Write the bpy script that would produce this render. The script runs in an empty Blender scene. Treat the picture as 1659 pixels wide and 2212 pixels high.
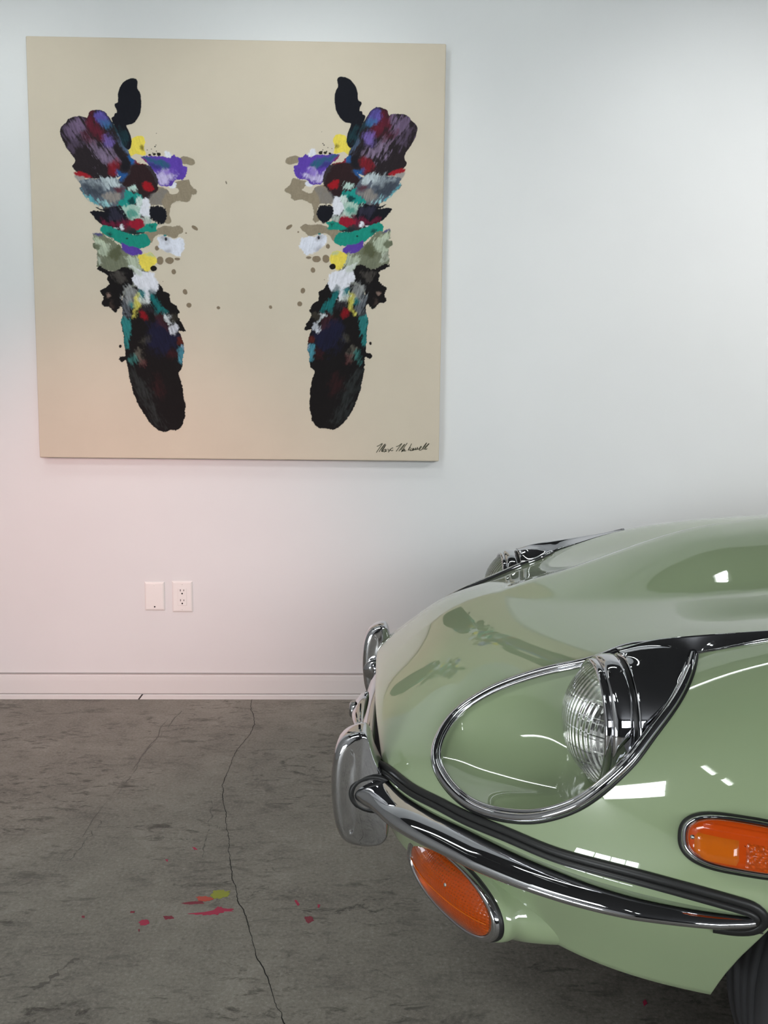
import bpy, bmesh, math, random
import numpy as np
from mathutils import Vector, Matrix
SC = bpy.context.scene
COL = SC.collection
rng = np.random.default_rng(7)
random.seed(7)

# ------------------------------------------------------------------ camera
cam_d = bpy.data.cameras.new('camera')
cam = bpy.data.objects.new('camera', cam_d)
COL.objects.link(cam)
SC.camera = cam
YAW_C, PITCH_C, ROLL_C, H_C, F_PX = .0186, .1097, .007, 1.05994, 1853.0
cam_d.sensor_fit = 'HORIZONTAL'
cam_d.sensor_width = 36.0
cam_d.lens = 36.0*F_PX/1659.0
cam_d.clip_start = .02
_f = Vector((math.sin(YAW_C)*math.cos(PITCH_C), math.cos(YAW_C)*math.cos(PITCH_C), -math.sin(PITCH_C)))
_r = Vector((math.cos(YAW_C), -math.sin(YAW_C), 0))
_u = _r.cross(_f)
_c, _s = math.cos(ROLL_C), math.sin(ROLL_C)
_r2, _u2 = _r*_c+_u*_s, _u*_c-_r*_s
_m = Matrix((_r2, _u2, -_f)).transposed().to_4x4()
_m.translation = (0, 0, H_C)
cam.matrix_world = _m

# ------------------------------------------------------------------ world, exposure
w = bpy.data.worlds.new('world'); SC.world = w; w.use_nodes = True
w.node_tree.nodes['Background'].inputs[0].default_value = (.75, .85, 1.0, 1)
w.node_tree.nodes['Background'].inputs[1].default_value = 1.0
SC.view_settings.view_transform = 'Standard'
SC.view_settings.look = 'None'
SC.view_settings.exposure = -0.10
SC.view_settings.gamma = 1.0
SC.view_settings.use_curve_mapping = False

# ------------------------------------------------------------------ helpers
def mat(name):
    m = bpy.data.materials.new(name); m.use_nodes = True
    nt = m.node_tree
    return m, nt, nt.nodes['Principled BSDF']
def simple(name, col, rough=.5, metal=0., coat=0., spec=.5, **kw):
    m, nt, b = mat(name)
    b.inputs['Base Color'].default_value = (*col, 1)
    b.inputs['Roughness'].default_value = rough
    b.inputs['Metallic'].default_value = metal
    b.inputs['Coat Weight'].default_value = coat
    b.inputs['Coat Roughness'].default_value = .02
    b.inputs['Specular IOR Level'].default_value = spec
    for k, v in kw.items(): b.inputs[k].default_value = v
    return m
def N(nt, t, **kw):
    n = nt.nodes.new(t)
    for k, v in kw.items(): setattr(n, k, v)
    return n
def tag(o, label=None, cat=None, group=None, kind=None):
    if label: o['label'] = label
    if cat: o['category'] = cat
    if group: o['group'] = group
    if kind: o['kind'] = kind
    return o
def empty(name, loc, rz=0):
    o = bpy.data.objects.new(name, None); COL.objects.link(o)
    o.location = loc; o.rotation_euler = (0, 0, rz); o.empty_display_size = .1
    return o
def mesh(name, V, F, m, parent=None, smooth=True, recalc=False):
    me = bpy.data.meshes.new(name)
    me.from_pydata([tuple(map(float, v)) for v in V], [], [tuple(map(int, f)) for f in F])
    if recalc:
        bm = bmesh.new(); bm.from_mesh(me); bmesh.ops.recalc_face_normals(bm, faces=bm.faces); bm.to_mesh(me); bm.free()
    if smooth: me.polygons.foreach_set('use_smooth', [True]*len(me.polygons))
    me.materials.append(m)
    o = bpy.data.objects.new(name, me); COL.objects.link(o)
    if parent: o.parent = parent
    return o
def gridfaces(U, T, cu=False, ct=False):
    i = np.arange(U if cu else U-1); j = np.arange(T if ct else T-1)
    I, J = np.meshgrid(i, j, indexing='ij')
    I2, J2 = (I+1) % U, (J+1) % T
    return np.stack([I*T+J, I2*T+J, I2*T+J2, I*T+J2], -1).reshape(-1, 4)
def grid(name, A, m, parent=None, cu=False, ct=False, caps=False, smooth=True, recalc=False):
    A = np.asarray(A, float); U, T = A.shape[:2]
    F = [tuple(f) for f in gridfaces(U, T, cu, ct)]
    if caps:
        F.append(tuple(range(T))[::-1]); F.append(tuple((U-1)*T+k for k in range(T)))
    return mesh(name, A.reshape(-1, 3), F, m, parent, smooth, recalc)
def resample(P, n, closed=False):
    P = np.asarray(P, float)
    if closed: P = np.vstack([P, P[:1]])
    s = np.r_[0, np.cumsum(np.linalg.norm(np.diff(P, axis=0), axis=1))]
    q = np.linspace(0, s[-1], n, endpoint=not closed)
    if closed:   # periodic: pad
        k = 4; s2 = np.r_[s[-1-k:-1]-s[-1], s, s[1:1+k]+s[-1]]; P2 = np.vstack([P[-1-k:-1], P, P[1:1+k]])
        return nspline(s2, P2, q)
    return nspline(s, P, q)
def tube(name, P, rad, m, parent=None, n=12, closed=False, nrm=None, flat=1.0, caps=True):
    """sweep an ellipse (rad along the side, rad*flat along nrm)"""
    P = np.asarray(P, float); K = len(P)
    T = np.gradient(P, axis=0) if not closed else (np.roll(P, -1, 0)-np.roll(P, 1, 0))
    T /= np.linalg.norm(T, axis=1)[:, None]+1e-12
    if nrm is None:
        n0 = np.cross(T[0], [0, 0, 1]);
        if np.linalg.norm(n0) < .1: n0 = np.cross(T[0], [1, 0, 0])
        Nn = [n0/np.linalg.norm(n0)]
        for i in range(1, K):
            v = Nn[-1]-T[i]*(Nn[-1]@T[i]); Nn.append(v/np.linalg.norm(v))
        Nn = np.array(Nn)
    else:
        Nn = np.array(nrm, float); Nn = Nn-T*(Nn*T).sum(1)[:, None]; Nn /= np.linalg.norm(Nn, axis=1)[:, None]
    B = np.cross(T, Nn)
    th = np.linspace(0, 2*np.pi, n, endpoint=False)
    r = np.broadcast_to(np.asarray(rad, float), (K,))[:, None, None]
    f = np.broadcast_to(np.asarray(flat, float), (K,))[:, None, None]
    A = P[:, None]+r*(np.cos(th)[None, :, None]*B[:, None]+f*np.sin(th)[None, :, None]*Nn[:, None])
    return grid(name, A, m, parent, cu=closed, ct=True, caps=caps and not closed, recalc=True)
def lathe(name, prof, m, parent=None, n=64, org=(0, 0, 0), ax=(1, 0, 0), up=(0, 0, 1), close=False):
    """prof: (r, h) pairs; h along ax"""
    ax = np.array(ax, float); ax /= np.linalg.norm(ax); up = np.array(up, float); up -= ax*(up@ax); up /= np.linalg.norm(up)
    si = np.cross(ax, up); th = np.linspace(0, 2*np.pi, n, endpoint=False)
    d = np.cos(th)[:, None]*up+np.sin(th)[:, None]*si
    A = np.array([np.array(org)+ax*h+d*max(r, 1e-5) for r, h in prof])
    return grid(name, A, m, parent, ct=True, cu=close, recalc=True)
def box(name, c, s, m, parent=None, bev=0., seg=2):
    bm = bmesh.new(); bmesh.ops.create_cube(bm, size=1)
    bmesh.ops.scale(bm, vec=s, verts=bm.verts)
    if bev: bmesh.ops.bevel(bm, geom=bm.edges[:], offset=bev, segments=seg, profile=.5, affect='EDGES')
    bmesh.ops.translate(bm, vec=c, verts=bm.verts)
    me = bpy.data.meshes.new(name); bm.to_mesh(me); bm.free()
    me.materials.append(m)
    o = bpy.data.objects.new(name, me); COL.objects.link(o)
    if parent: o.parent = parent
    return o
# ------------------------------------------------------------------ light settings (fixtures are built further down from these)
TUBE_POWER, PANEL_POWER, WINDOW_POWER, FILL_POWER = 13., 16., 16., 12.5
LIGHTS = [   # x, y, hanging height, tube length, turn, label
 (-1.25, 2.30, 2.72, 1.2, 0, 'hanging strip light nearest the painting'),
 (.30, 2.30, 2.72, 1.2, 0, 'hanging strip light over the car bonnet'),
 (2.60, 2.30, 2.72, 1.2, 0, 'hanging strip light over the middle of the car'),  # unseen, added to light the right part of the wall
 (3.95, 2.30, 2.72, 1.2, 0, 'hanging strip light over the tail of the car'),  # also added out of view for the right part of the wall
 (-.40, .13, 2.72, .33, math.pi/2, 'short strip light above the viewer'),
 (-.38, -.36, 2.72, .25, math.pi/2, 'shortest strip light above the viewer'),
]
PANELS = [   # x, y, length, width, turn, label
 (-1.85, -.10, 1.30, .66, math.radians(-25), 'large square-edged diffuser panel light left of the viewer'),
]
WINDOW = (-2.6, -.4, .12, .75)       # y0, y1, z0, z1 on the left wall
FILL_WINDOW = (-.5, 5.0, 1.75, 3.05)         # x0, x1, z0, z1 of an added high fill window, unseen behind the viewer
def spot(loc, aim, col, energy, deg):
    sp = bpy.data.lights.new('spot_lamp', 'SPOT'); o = bpy.data.objects.new('spot_lamp', sp); COL.objects.link(o)
    sp.energy = energy; sp.color = col; sp.spot_size = math.radians(deg); sp.spot_blend = 1.0; sp.shadow_soft_size = .12
    o.location = loc; o.rotation_euler = (Vector(aim)-Vector(loc)).to_track_quat('-Z', 'Y').to_euler()
    return o
SPOT = spot((-2.42, -1.2, 1.35), (-.92, 3.16, .50), (1, .46, .41), 380, 27)  # unseen pink lamp added for the rosy glow low on the wall
SPOT2 = spot((3.0, .9, 2.62), (1.55, 3.16, .95), (1, .95, .93), 185, 70)  # unseen lamp added to brighten the wall behind the car
WASH = [spot((x_, 2.12, 2.66), (x_, 3.16, 1.70), (.95, 1, .99), p_, 84) for x_, p_ in ((-1.35, 15), (-.25, 19), (1.25, 13))]  # unseen lamps added to wash the wall without lighting the bonnet
def nspline(x,y,xq):
    """natural cubic spline, y (n,...)"""
    x=np.asarray(x,float); y=np.asarray(y,float); n=len(x); h=np.diff(x)
    A=np.zeros((n,n)); rhs=np.zeros_like(y)
    A[0,0]=A[-1,-1]=1
    for i in range(1,n-1):
        A[i,i-1]=h[i-1];A[i,i]=2*(h[i-1]+h[i]);A[i,i+1]=h[i]
        rhs[i]=6*((y[i+1]-y[i])/h[i]-(y[i]-y[i-1])/h[i-1])
    M=np.linalg.solve(A,rhs.reshape(n,-1)).reshape(y.shape)
    xq=np.asarray(xq,float); k=np.clip(np.searchsorted(x,xq)-1,0,n-2)
    sh=(-1,)+(1,)*(y.ndim-1)
    t0=(x[k+1]-xq).reshape(sh); t1=(xq-x[k]).reshape(sh); hh=h[k].reshape(sh)
    return M[k]*t0**3/(6*hh)+M[k+1]*t1**3/(6*hh)+(y[k]/hh-M[k]*hh/6)*t0+(y[k+1]/hh-M[k+1]*hh/6)*t1
# stations: a , then 8 (b,z) columns from top centre to lower edge
ST=[
( [.055]*8,[(0,.528),(.105,.527),(.180,.520),(.240,.510),(.280,.497),(.300,.480),(.290,.455),(.240,.430)]),
( [.018,.018,.021,.026,.031,.036,.036,.034],[(0,.542),(.12,.540),(.21,.531),(.275,.518),(.318,.502),(.338,.48),(.328,.45),(.27,.415)]),
( [.064,.064,.064,.063,.061,.058,.058,.058],[(0,.597),(.15,.590),(.26,.571),(.335,.548),(.388,.522),(.424,.487),(.415,.44),(.36,.375)]),
( [.155]*8,[(0,.670),(.19,.653),(.33,.613),(.42,.577),(.49,.548),(.539,.495),(.534,.44),(.475,.355)]),
( [.300]*8,[(0,.724),(.22,.697),(.40,.666),(.52,.638),(.61,.595),(.668,.52),(.665,.445),(.618,.345)]),
( [.500]*8,[(0,.764),(.25,.736),(.46,.738),(.60,.706),(.70,.632),(.755,.53),(.752,.45),(.695,.335)]),
( [.800]*8,[(0,.808),(.27,.780),(.50,.796),(.66,.757),(.77,.66),(.82,.54),(.815,.45),(.77,.33)]),
([1.200]*8,[(0,.865),(.28,.845),(.50,.828),(.67,.784),(.785,.683),(.828,.55),(.82,.42),(.78,.28)]),
([1.900]*8,[(0,.935),(.30,.905),(.52,.855),(.68,.80),(.79,.69),(.828,.55),(.815,.40),(.77,.23)]),
]
UN=[0,.06,.16,.30,.50,.75,1.1,1.55,2.3]
def smooth(x,a,b):
    t=np.clip((x-a)/(b-a),0,1); return t*t*(3-2*t)
def bulge(a,b):
    s=np.clip(a-.27,0,None)
    wb=.34*(1-np.exp(-(s/.30)**.62*1.0))+1e-4
    h=.062*(.14*smooth(a,.26,.36)+.86*smooth(a,.33,.70))
    q=np.abs(b)/wb
    prof=np.where(q<1,(1-q**2.2).clip(0)**1.3,0)
    return h*prof
def surf(u,t):
    """u rows, t in 0..7 columns -> (U,T,3) a,b,z"""
    D=np.array([[(a,)+p for a,p in zip(A,P)] for A,P in ST])
    S=nspline(UN,D,u)                 # (U,8,3)
    S=nspline(np.arange(8)**1.0,S.transpose(1,0,2),t).transpose(1,0,2)
    S[...,1]=np.maximum(S[...,1],0)
    S[...,2]+=bulge(S[...,0],S[...,1])
    return S
YC=1.695; YAW=.0186; PIV=np.array([0,YC])
def world(P):
    """car local (a,b,z), b>0 near side -> world"""
    a,b,z=P[...,0],P[...,1],P[...,2]
    c,s=np.cos(YAW),np.sin(YAW)
    # forward -a; lateral toward camera = +b ; yaw: far side shifted to +x
    X=a*c - b*s; Y=YC - b*c - a*s
    return np.stack([X,Y,z],-1)
TEAR_UP=[(0.1129, 0.4365, 0.5429), (0.1162, 0.4129, 0.5556), (0.1276, 0.3904, 0.571), (0.1483, 0.3731, 0.5913), (0.1742, 0.368, 0.6103), (0.2035, 0.3674, 0.6279), (0.2394, 0.3712, 0.6452), (0.2746, 0.3779, 0.6595), (0.3086, 0.3884, 0.6719), (0.3445, 0.4032, 0.6846), (0.3719, 0.4066, 0.6954), (0.4007, 0.4042, 0.7066)]
TEAR_LOW=[(0.1129, 0.4365, 0.5429), (0.1189, 0.4644, 0.5315), (0.1327, 0.4944, 0.5213), (0.1535, 0.5248, 0.5144), (0.1797, 0.554, 0.5148), (0.2078, 0.5809, 0.5213), (0.2351, 0.6033, 0.5317), (0.2621, 0.6203, 0.5465), (0.2866, 0.6305, 0.5628), (0.3091, 0.634, 0.5809), (0.3327, 0.6322, 0.6014), (0.3546, 0.6261, 0.6209), (0.3789, 0.6121, 0.6441), (0.4086, 0.5919, 0.6697), (0.4344, 0.5678, 0.6916), (0.4581, 0.5335, 0.7124), (0.4758, 0.4965, 0.7265)]
FIN_TOP=[(0.4007, 0.4042, 0.7066), (0.4486, 0.4194, 0.7227), (0.4957, 0.4432, 0.7371), (0.5411, 0.4661, 0.7496), (0.5804, 0.4833, 0.7591)]
FIN_LOW=[(0.4758, 0.4965, 0.7265), (0.5116, 0.5084, 0.7374), (0.5469, 0.5167, 0.7473), (0.5645, 0.5205, 0.7518)]
SEAL=[(0.0436, 0.3802, 0.5024), (0.0634, 0.4208, 0.5026), (0.0838, 0.453, 0.5015), (0.1161, 0.4926, 0.502), (0.1469, 0.5274, 0.5005), (0.2041, 0.5874, 0.5027), (0.2567, 0.6385, 0.5031), (0.3069, 0.6769, 0.5067), (0.356, 0.7056, 0.5073), (0.4044, 0.728, 0.5045), (0.4523, 0.7461, 0.4993), (0.4715, 0.7526, 0.493), (0.4779, 0.754, 0.4831), (0.4736, 0.7506, 0.4712), (0.4559, 0.7423, 0.4612), (0.4273, 0.7316, 0.4584)]
MARK=[(0.3908, 0.7069, 0.5502), (0.3973, 0.7024, 0.564), (0.4104, 0.7019, 0.5749), (0.4306, 0.7072, 0.5807), (0.4596, 0.7176, 0.5832), (0.4836, 0.7257, 0.5848), (0.4769, 0.748, 0.5292), (0.4338, 0.7344, 0.5258), (0.4127, 0.7244, 0.5317), (0.3988, 0.7159, 0.5387)]
# ------------------------------------------------------------------ materials
def noise(nt, scale, detail=4, rough=.55, vec=None, dist=0.):
    n = N(nt, 'ShaderNodeTexNoise'); n.inputs['Scale'].default_value = scale; n.inputs['Detail'].default_value = detail
    n.inputs['Roughness'].default_value = rough; n.inputs['Distortion'].default_value = dist
    if vec: nt.links.new(vec, n.inputs['Vector'])
    return n.outputs['Fac']
def ramp(nt, fac, stops):
    r = N(nt, 'ShaderNodeValToRGB'); e = r.color_ramp.elements
    while len(e) < len(stops): e.new(.5)
    for k, (p, c) in enumerate(stops):
        e[k].position = p; e[k].color = (*c, 1) if len(c) == 3 else c
    nt.links.new(fac, r.inputs[0]); return r.outputs[0]
def mixc(nt, fac, a, b, mode='MIX'):
    n = N(nt, 'ShaderNodeMix', data_type='RGBA', blend_type=mode)
    for s, v in ((0, fac), (6, a), (7, b)):
        if hasattr(v, 'is_linked'): nt.links.new(v, n.inputs[s])
        elif s == 0: n.inputs[0].default_value = v
        else: n.inputs[s].default_value = (*v, 1)
    return n.outputs[2]
def bump(nt, b, h, strength=.1, dist=.01):
    n = N(nt, 'ShaderNodeBump'); n.inputs['Strength'].default_value = strength; n.inputs['Distance'].default_value = dist
    nt.links.new(h, n.inputs['Height']); nt.links.new(n.outputs[0], b.inputs['Normal'])
def objco(nt, scale=(1, 1, 1), rot=(0, 0, 0)):
    t = N(nt, 'ShaderNodeTexCoord'); mp = N(nt, 'ShaderNodeMapping')
    mp.inputs['Scale'].default_value = scale; mp.inputs['Rotation'].default_value = rot
    nt.links.new(t.outputs['Object'], mp.inputs['Vector']); return mp.outputs[0]

M = {}
m, nt, b = mat('wall_paint'); M['wall'] = m
b.inputs['Roughness'].default_value = .55
co = objco(nt)
nt.links.new(ramp(nt, noise(nt, 2.0, 3, vec=co), [(.3, (.69, .70, .705)), (.7, (.715, .725, .73))]), b.inputs['Base Color'])
bump(nt, b, noise(nt, 260, 3, vec=co), .05, .002)

m, nt, b = mat('concrete'); M['concrete'] = m
co = objco(nt)
big = noise(nt, 1.3, 6, .6, co, .6); mid = noise(nt, 6.5, 8, .68, co, .4); fine = noise(nt, 125, 7, .78, co)
c0 = ramp(nt, big, [(.32, (.095, .086, .073)), (.50, (.185, .170, .147)), (.68, (.27, .25, .22))])
c1 = mixc(nt, .55, c0, ramp(nt, mid, [(.32, (.045, .041, .035)), (.44, (.15, .138, .12)), (.56, (.21, .194, .168)), (.70, (.33, .307, .273))]))
c2 = mixc(nt, .50, c1, ramp(nt, fine, [(.32, (.03, .028, .024)), (.45, (.15, .139, .122)), (.56, (.20, .185, .162)), (.70, (.40, .375, .335))]))
# dark scuffs stretched across the floor, in three sizes and directions
c3 = c2
for sx, sy, rot, th, amt, lo in ((3.4, 9, .12, .54, .62, .44), (9, 22, -.10, .53, .85, .42), (12, 30, .35, .56, .8, .46), (6, 4, .5, .57, .5, .48)):
    cs = objco(nt, (sx, sy, 1), (0, 0, rot))
    msk = ramp(nt, noise(nt, 1.6, 8, .74, cs, .6), [(th, (0, 0, 0)), (th+.09, (1, 1, 1))])
    lim = ramp(nt, noise(nt, 1.7+sx*.11, 4, .55, co), [(lo, (0, 0, 0)), (lo+.17, (amt, amt, amt))])
    mm = N(nt, 'ShaderNodeMath', operation='MULTIPLY'); nt.links.new(msk, mm.inputs[0]); nt.links.new(lim, mm.inputs[1])
    c3 = mixc(nt, mm.outputs[0], c3, (.040, .036, .031))
hs = N(nt, 'ShaderNodeHueSaturation'); hs.inputs['Value'].default_value = 1.36; hs.inputs['Saturation'].default_value = 1.08
nt.links.new(c3, hs.inputs['Color']); nt.links.new(hs.outputs[0], b.inputs['Base Color'])
b.inputs['Roughness'].default_value = .62
b.inputs['Specular IOR Level'].default_value = .35
bump(nt, b, mid, .12, .006)

# green cellulose paint
m, nt, b = mat('green_car_paint'); M['paint'] = m
b.inputs['Base Color'].default_value = (.295, .370, .212, 1)
b.inputs['Roughness'].default_value = .42
b.inputs['Coat Weight'].default_value = 1.0
b.inputs['Coat Roughness'].default_value = .015
b.inputs['Coat IOR'].default_value = 2.1
b.inputs['Specular IOR Level'].default_value = .3
M['chrome'] = simple('chrome', (.56, .56, .585), .03, 1.)
M['dull_chrome'] = simple('satin_metal', (.42, .42, .43), .22, 1.)
M['rubber'] = simple('black_rubber', (.012, .012, .012), .42, 0, 0, .5)
M['black'] = simple('dark_underside', (.012, .012, .012), .7)
M['tyre'] = simple('tyre_rubber', (.04, .039, .042), .75, 0, 0, .3)
M['white_plastic'] = simple('white_plastic', (.80, .78, .76), .35)
M['slot'] = simple('socket_hole', (.006, .005, .005), .8)
M['steel'] = simple('screw_steel', (.5, .5, .48), .3, 1.)
M['trim_paint'] = simple('trim_paint', (.70, .70, .695), .40)
m, nt, b = mat('headlamp_glass'); M['glass'] = m
b.inputs['Base Color'].default_value = (1, 1, 1, 1); b.inputs['Roughness'].default_value = .0
b.inputs['Transmission Weight'].default_value = 1.0; b.inputs['IOR'].default_value = 1.45
M['lens']=M['glass']
M['reflector'] = simple('lamp_reflector', (.90, .90, .89), .24, 1.)
m, nt, b = mat('amber_lens'); M['amber'] = m
b.inputs['Base Color'].default_value = (.90, .16, .01, 1); b.inputs['Roughness'].default_value = .08
b.inputs['Transmission Weight'].default_value = .35; b.inputs['IOR'].default_value = 1.49
b.inputs['Subsurface Weight'].default_value = 0.
b.inputs['Coat Weight'].default_value = .6; b.inputs['Coat Roughness'].default_value = .03
M['amber_light'] = simple('amber_lens_pale', (.88, .27, .02), .12, 0, .6)
m, nt, b = mat('fluorescent_tube'); M['tube'] = m
b.inputs['Base Color'].default_value = (1, 1, 1, 1)
b.inputs['Emission Color'].default_value = (.93, 1.0, .97, 1); b.inputs['Emission Strength'].default_value = TUBE_POWER
M['fixture'] = simple('fixture_enamel', (.75, .75, .74), .4)
M['side_wall'] = simple('grey_wall_paint', (.45, .45, .45), .6)
M['dark_wall'] = simple('dark_wall_paint', (.045, .045, .048), .6)
M['ceil'] = simple('ceiling_paint', (.045, .045, .048), .8)
for nm_, key, st_, col_ in (('diffuser_panel', 'panel_glow', PANEL_POWER, (.95, 1, .98)), ('daylit_frosted_glass', 'daylit_glass', WINDOW_POWER, (.9, .97, 1)), ('daylit_high_glass', 'door_glow', FILL_POWER, (.93, .98, 1))):
    m, nt, b = mat(nm_); M[key] = m
    b.inputs['Base Color'].default_value = (.8, .8, .8, 1); b.inputs['Emission Color'].default_value = (*col_, 1); b.inputs['Emission Strength'].default_value = st_
M['canvas'] = simple('raw_canvas', (.60, .52, .40), .9, 0, 0, .1)
def amber(name, c, kind):
    m, nt, b = mat(name); M[kind] = m
    co = objco(nt)
    b.inputs['Roughness'].default_value = .12; b.inputs['Coat Weight'].default_value = .8; b.inputs['Coat Roughness'].default_value = .03
    b.inputs['Transmission Weight'].default_value = .62 if kind == 'amber_ind' else .30; b.inputs['IOR'].default_value = 1.3
    if kind == 'amber_reflex':
        v = N(nt, 'ShaderNodeTexVoronoi'); v.inputs['Scale'].default_value = 260; nt.links.new(co, v.inputs['Vector'])
        nt.links.new(mixc(nt, ramp(nt, v.outputs['Distance'], [(.1, (0, 0, 0)), (.6, (1, 1, 1))]), tuple(c), tuple(np.array(c)*.62)), b.inputs['Base Color'])
        bump(nt, b, v.outputs['Distance'], .6, .002)
    elif kind == 'amber_ind':
        wv = N(nt, 'ShaderNodeTexWave'); wv.inputs['Scale'].default_value = 75; wv.bands_direction = 'Y'; nt.links.new(co, wv.inputs['Vector'])
        wz = N(nt, 'ShaderNodeTexWave'); wz.inputs['Scale'].default_value = 75; wz.bands_direction = 'Z'; nt.links.new(co, wz.inputs['Vector'])
        h = N(nt, 'ShaderNodeMath', operation='ADD'); nt.links.new(wv.outputs['Fac'], h.inputs[0]); nt.links.new(wz.outputs['Fac'], h.inputs[1])
        nt.links.new(mixc(nt, h.outputs[0], tuple(np.array(c)*.82), tuple(c)), b.inputs['Base Color'])
        bump(nt, b, h.outputs[0], .25, .001)
    else:
        nt.links.new(mixc(nt, noise(nt, 120, 3, .6, co), tuple(np.array(c)*.9), tuple(c)), b.inputs['Base Color'])
amber('amber_indicator_lens', (.82, .115, .004), 'amber_ind')
amber('amber_marker_lens', (.72, .085, .006), 'amber_dark')
amber('amber_turn_panel', (.74, .165, .010), 'amber_light2')
amber('amber_reflex_panel', (.85, .12, .008), 'amber_reflex')
# moulded flutes of the headlamp lens
m, nt, b = mat('fluted_headlamp_glass'); M['lens'] = m
co = objco(nt)
b.inputs['Base Color'].default_value = (1, 1, 1, 1); b.inputs['Roughness'].default_value = .02
b.inputs['Transmission Weight'].default_value = 1.0; b.inputs['IOR'].default_value = 1.30
wv = N(nt, 'ShaderNodeTexWave'); wv.inputs['Scale'].default_value = 42; wv.bands_direction = 'Y'; wv.inputs['Distortion'].default_value = .6; nt.links.new(co, wv.inputs['Vector'])
wz = N(nt, 'ShaderNodeTexWave'); wz.inputs['Scale'].default_value = 14; wz.bands_direction = 'Z'; nt.links.new(co, wz.inputs['Vector'])
h = N(nt, 'ShaderNodeMath', operation='ADD'); nt.links.new(wv.outputs['Fac'], h.inputs[0]); nt.links.new(ramp(nt, wz.outputs['Fac'], [(.05, (0, 0, 0)), (.25, (1, 1, 1))]), h.inputs[1])
bump(nt, b, h.outputs[0], .55, .003)
# ------------------------------------------------------------------ room shell
D = 3.164
XL, XR, YF, ZC = -2.6, 5.2, -5.5, 3.3
def struct(o): o['kind'] = 'structure'; return o
struct(box('floor', ((XL+XR)/2, (D+YF)/2, -.05), (XR-XL+.4, D-YF+.4, .1), M['concrete']))
struct(box('wall_back', ((XL+XR)/2, D+.06, ZC/2), (XR-XL+.4, .12, ZC+.0), M['wall']))
wy0, wy1, wz0, wz1 = WINDOW
wl = struct(box('wall_left', (XL-.06, (D+wy1)/2, ZC/2), (.12, D-wy1, ZC), M['side_wall']))
struct(box('wall_left.001', (XL-.06, (YF+wy0)/2, ZC/2), (.12, wy0-YF, ZC), M['side_wall']))
struct(box('wall_left.002', (XL-.06, (wy0+wy1)/2, (ZC+wz1)/2), (.12, wy1-wy0, ZC-wz1), M['side_wall']))
struct(box('wall_left.003', (XL-.06, (wy0+wy1)/2, wz0/2), (.12, wy1-wy0, wz0), M['side_wall']))
wn = struct(box('window_1', (XL-.07, (wy0+wy1)/2, (wz0+wz1)/2), (.02, wy1-wy0, wz1-wz0), M['daylit_glass']))
for k in range(5): box('glazing_bar', (XL-.045, wy0+(wy1-wy0)*k/4, (wz0+wz1)/2), (.03, .035, wz1-wz0), M['fixture'], wn)
struct(box('wall_right', (XR+.06, (D+YF)/2, ZC/2), (.12, D-YF, ZC), M['side_wall']))
struct(box('ceiling', ((XL+XR)/2, (D+YF)/2, ZC+.05), (XR-XL+.4, D-YF+.4, .1), M['ceil']))
hx0, hx1, hz0, hz1 = FILL_WINDOW
struct(box('wall_front', ((XL-.2+hx0)/2, YF-.06, ZC/2), (hx0-XL+.2, .12, ZC), M['dark_wall']))
struct(box('wall_front.001', ((XR+.2+hx1)/2, YF-.06, ZC/2), (XR+.2-hx1, .12, ZC), M['dark_wall']))
struct(box('wall_front.002', ((hx0+hx1)/2, YF-.06, (ZC+hz1)/2), (hx1-hx0, .12, ZC-hz1), M['dark_wall']))
struct(box('wall_front.003', ((hx0+hx1)/2, YF-.06, hz0/2), (hx1-hx0, .12, hz0), M['dark_wall']))
hw = struct(box('window_2', ((hx0+hx1)/2, YF-.07, (hz0+hz1)/2), (hx1-hx0, .02, hz1-hz0), M['door_glow']))  # glowing pane added as unseen fill light from behind the viewer
for k in range(8): box('glazing_bar', (hx0+(hx1-hx0)*k/7, YF-.045, (hz0+hz1)/2), (.04, .03, hz1-hz0), M['fixture'], hw)
# skirting: board with a rounded top, and a thin shoe strip in two lengths meeting at a mitre
def board(name, prof, x0, x1, m, skew=(0, 0)):
    A = []
    for x, k in ((x0, skew[0]), (x1, skew[1])):
        A.append([(x+k*p[1], D-p[0], p[1]) for p in prof])
    return grid(name, np.array(A), m, None, ct=True, caps=True, smooth=False, recalc=True)
struct(board('baseboard_back', [(0, .020), (.012, .020), (.013, .022), (.013, .070), (.012, .088), (.009, .0935), (.006, .0955), (0, .096)], XL, XR, M['trim_paint']))
struct(board('trim_1', [(0, 0), (.019, 0), (.019, .016), (.017, .0185), (0, .0195)], XL, -.8625, M['trim_paint'], (0, .75)))
struct(board('trim_2', [(0, 0), (.019, 0), (.019, .016), (.017, .0185), (0, .0195)], -.856, XR, M['trim_paint'], (.75, 0)))
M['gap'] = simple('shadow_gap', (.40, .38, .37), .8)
bb_ = bpy.data.objects['baseboard_back']
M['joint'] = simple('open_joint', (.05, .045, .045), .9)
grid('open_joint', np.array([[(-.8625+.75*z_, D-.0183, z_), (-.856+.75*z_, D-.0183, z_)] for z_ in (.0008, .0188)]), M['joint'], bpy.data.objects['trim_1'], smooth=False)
box('caulk_line', ((XL+XR)/2, D-.0065, .0966), (XR-XL, .013, .0016), M['gap'], bb_)  # grey strips put in as the shade of the skirting gaps
box('caulk_line', ((XL+XR)/2, D-.0135, .0206), (XR-XL, .0012, .0022), M['gap'], bb_)
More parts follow.
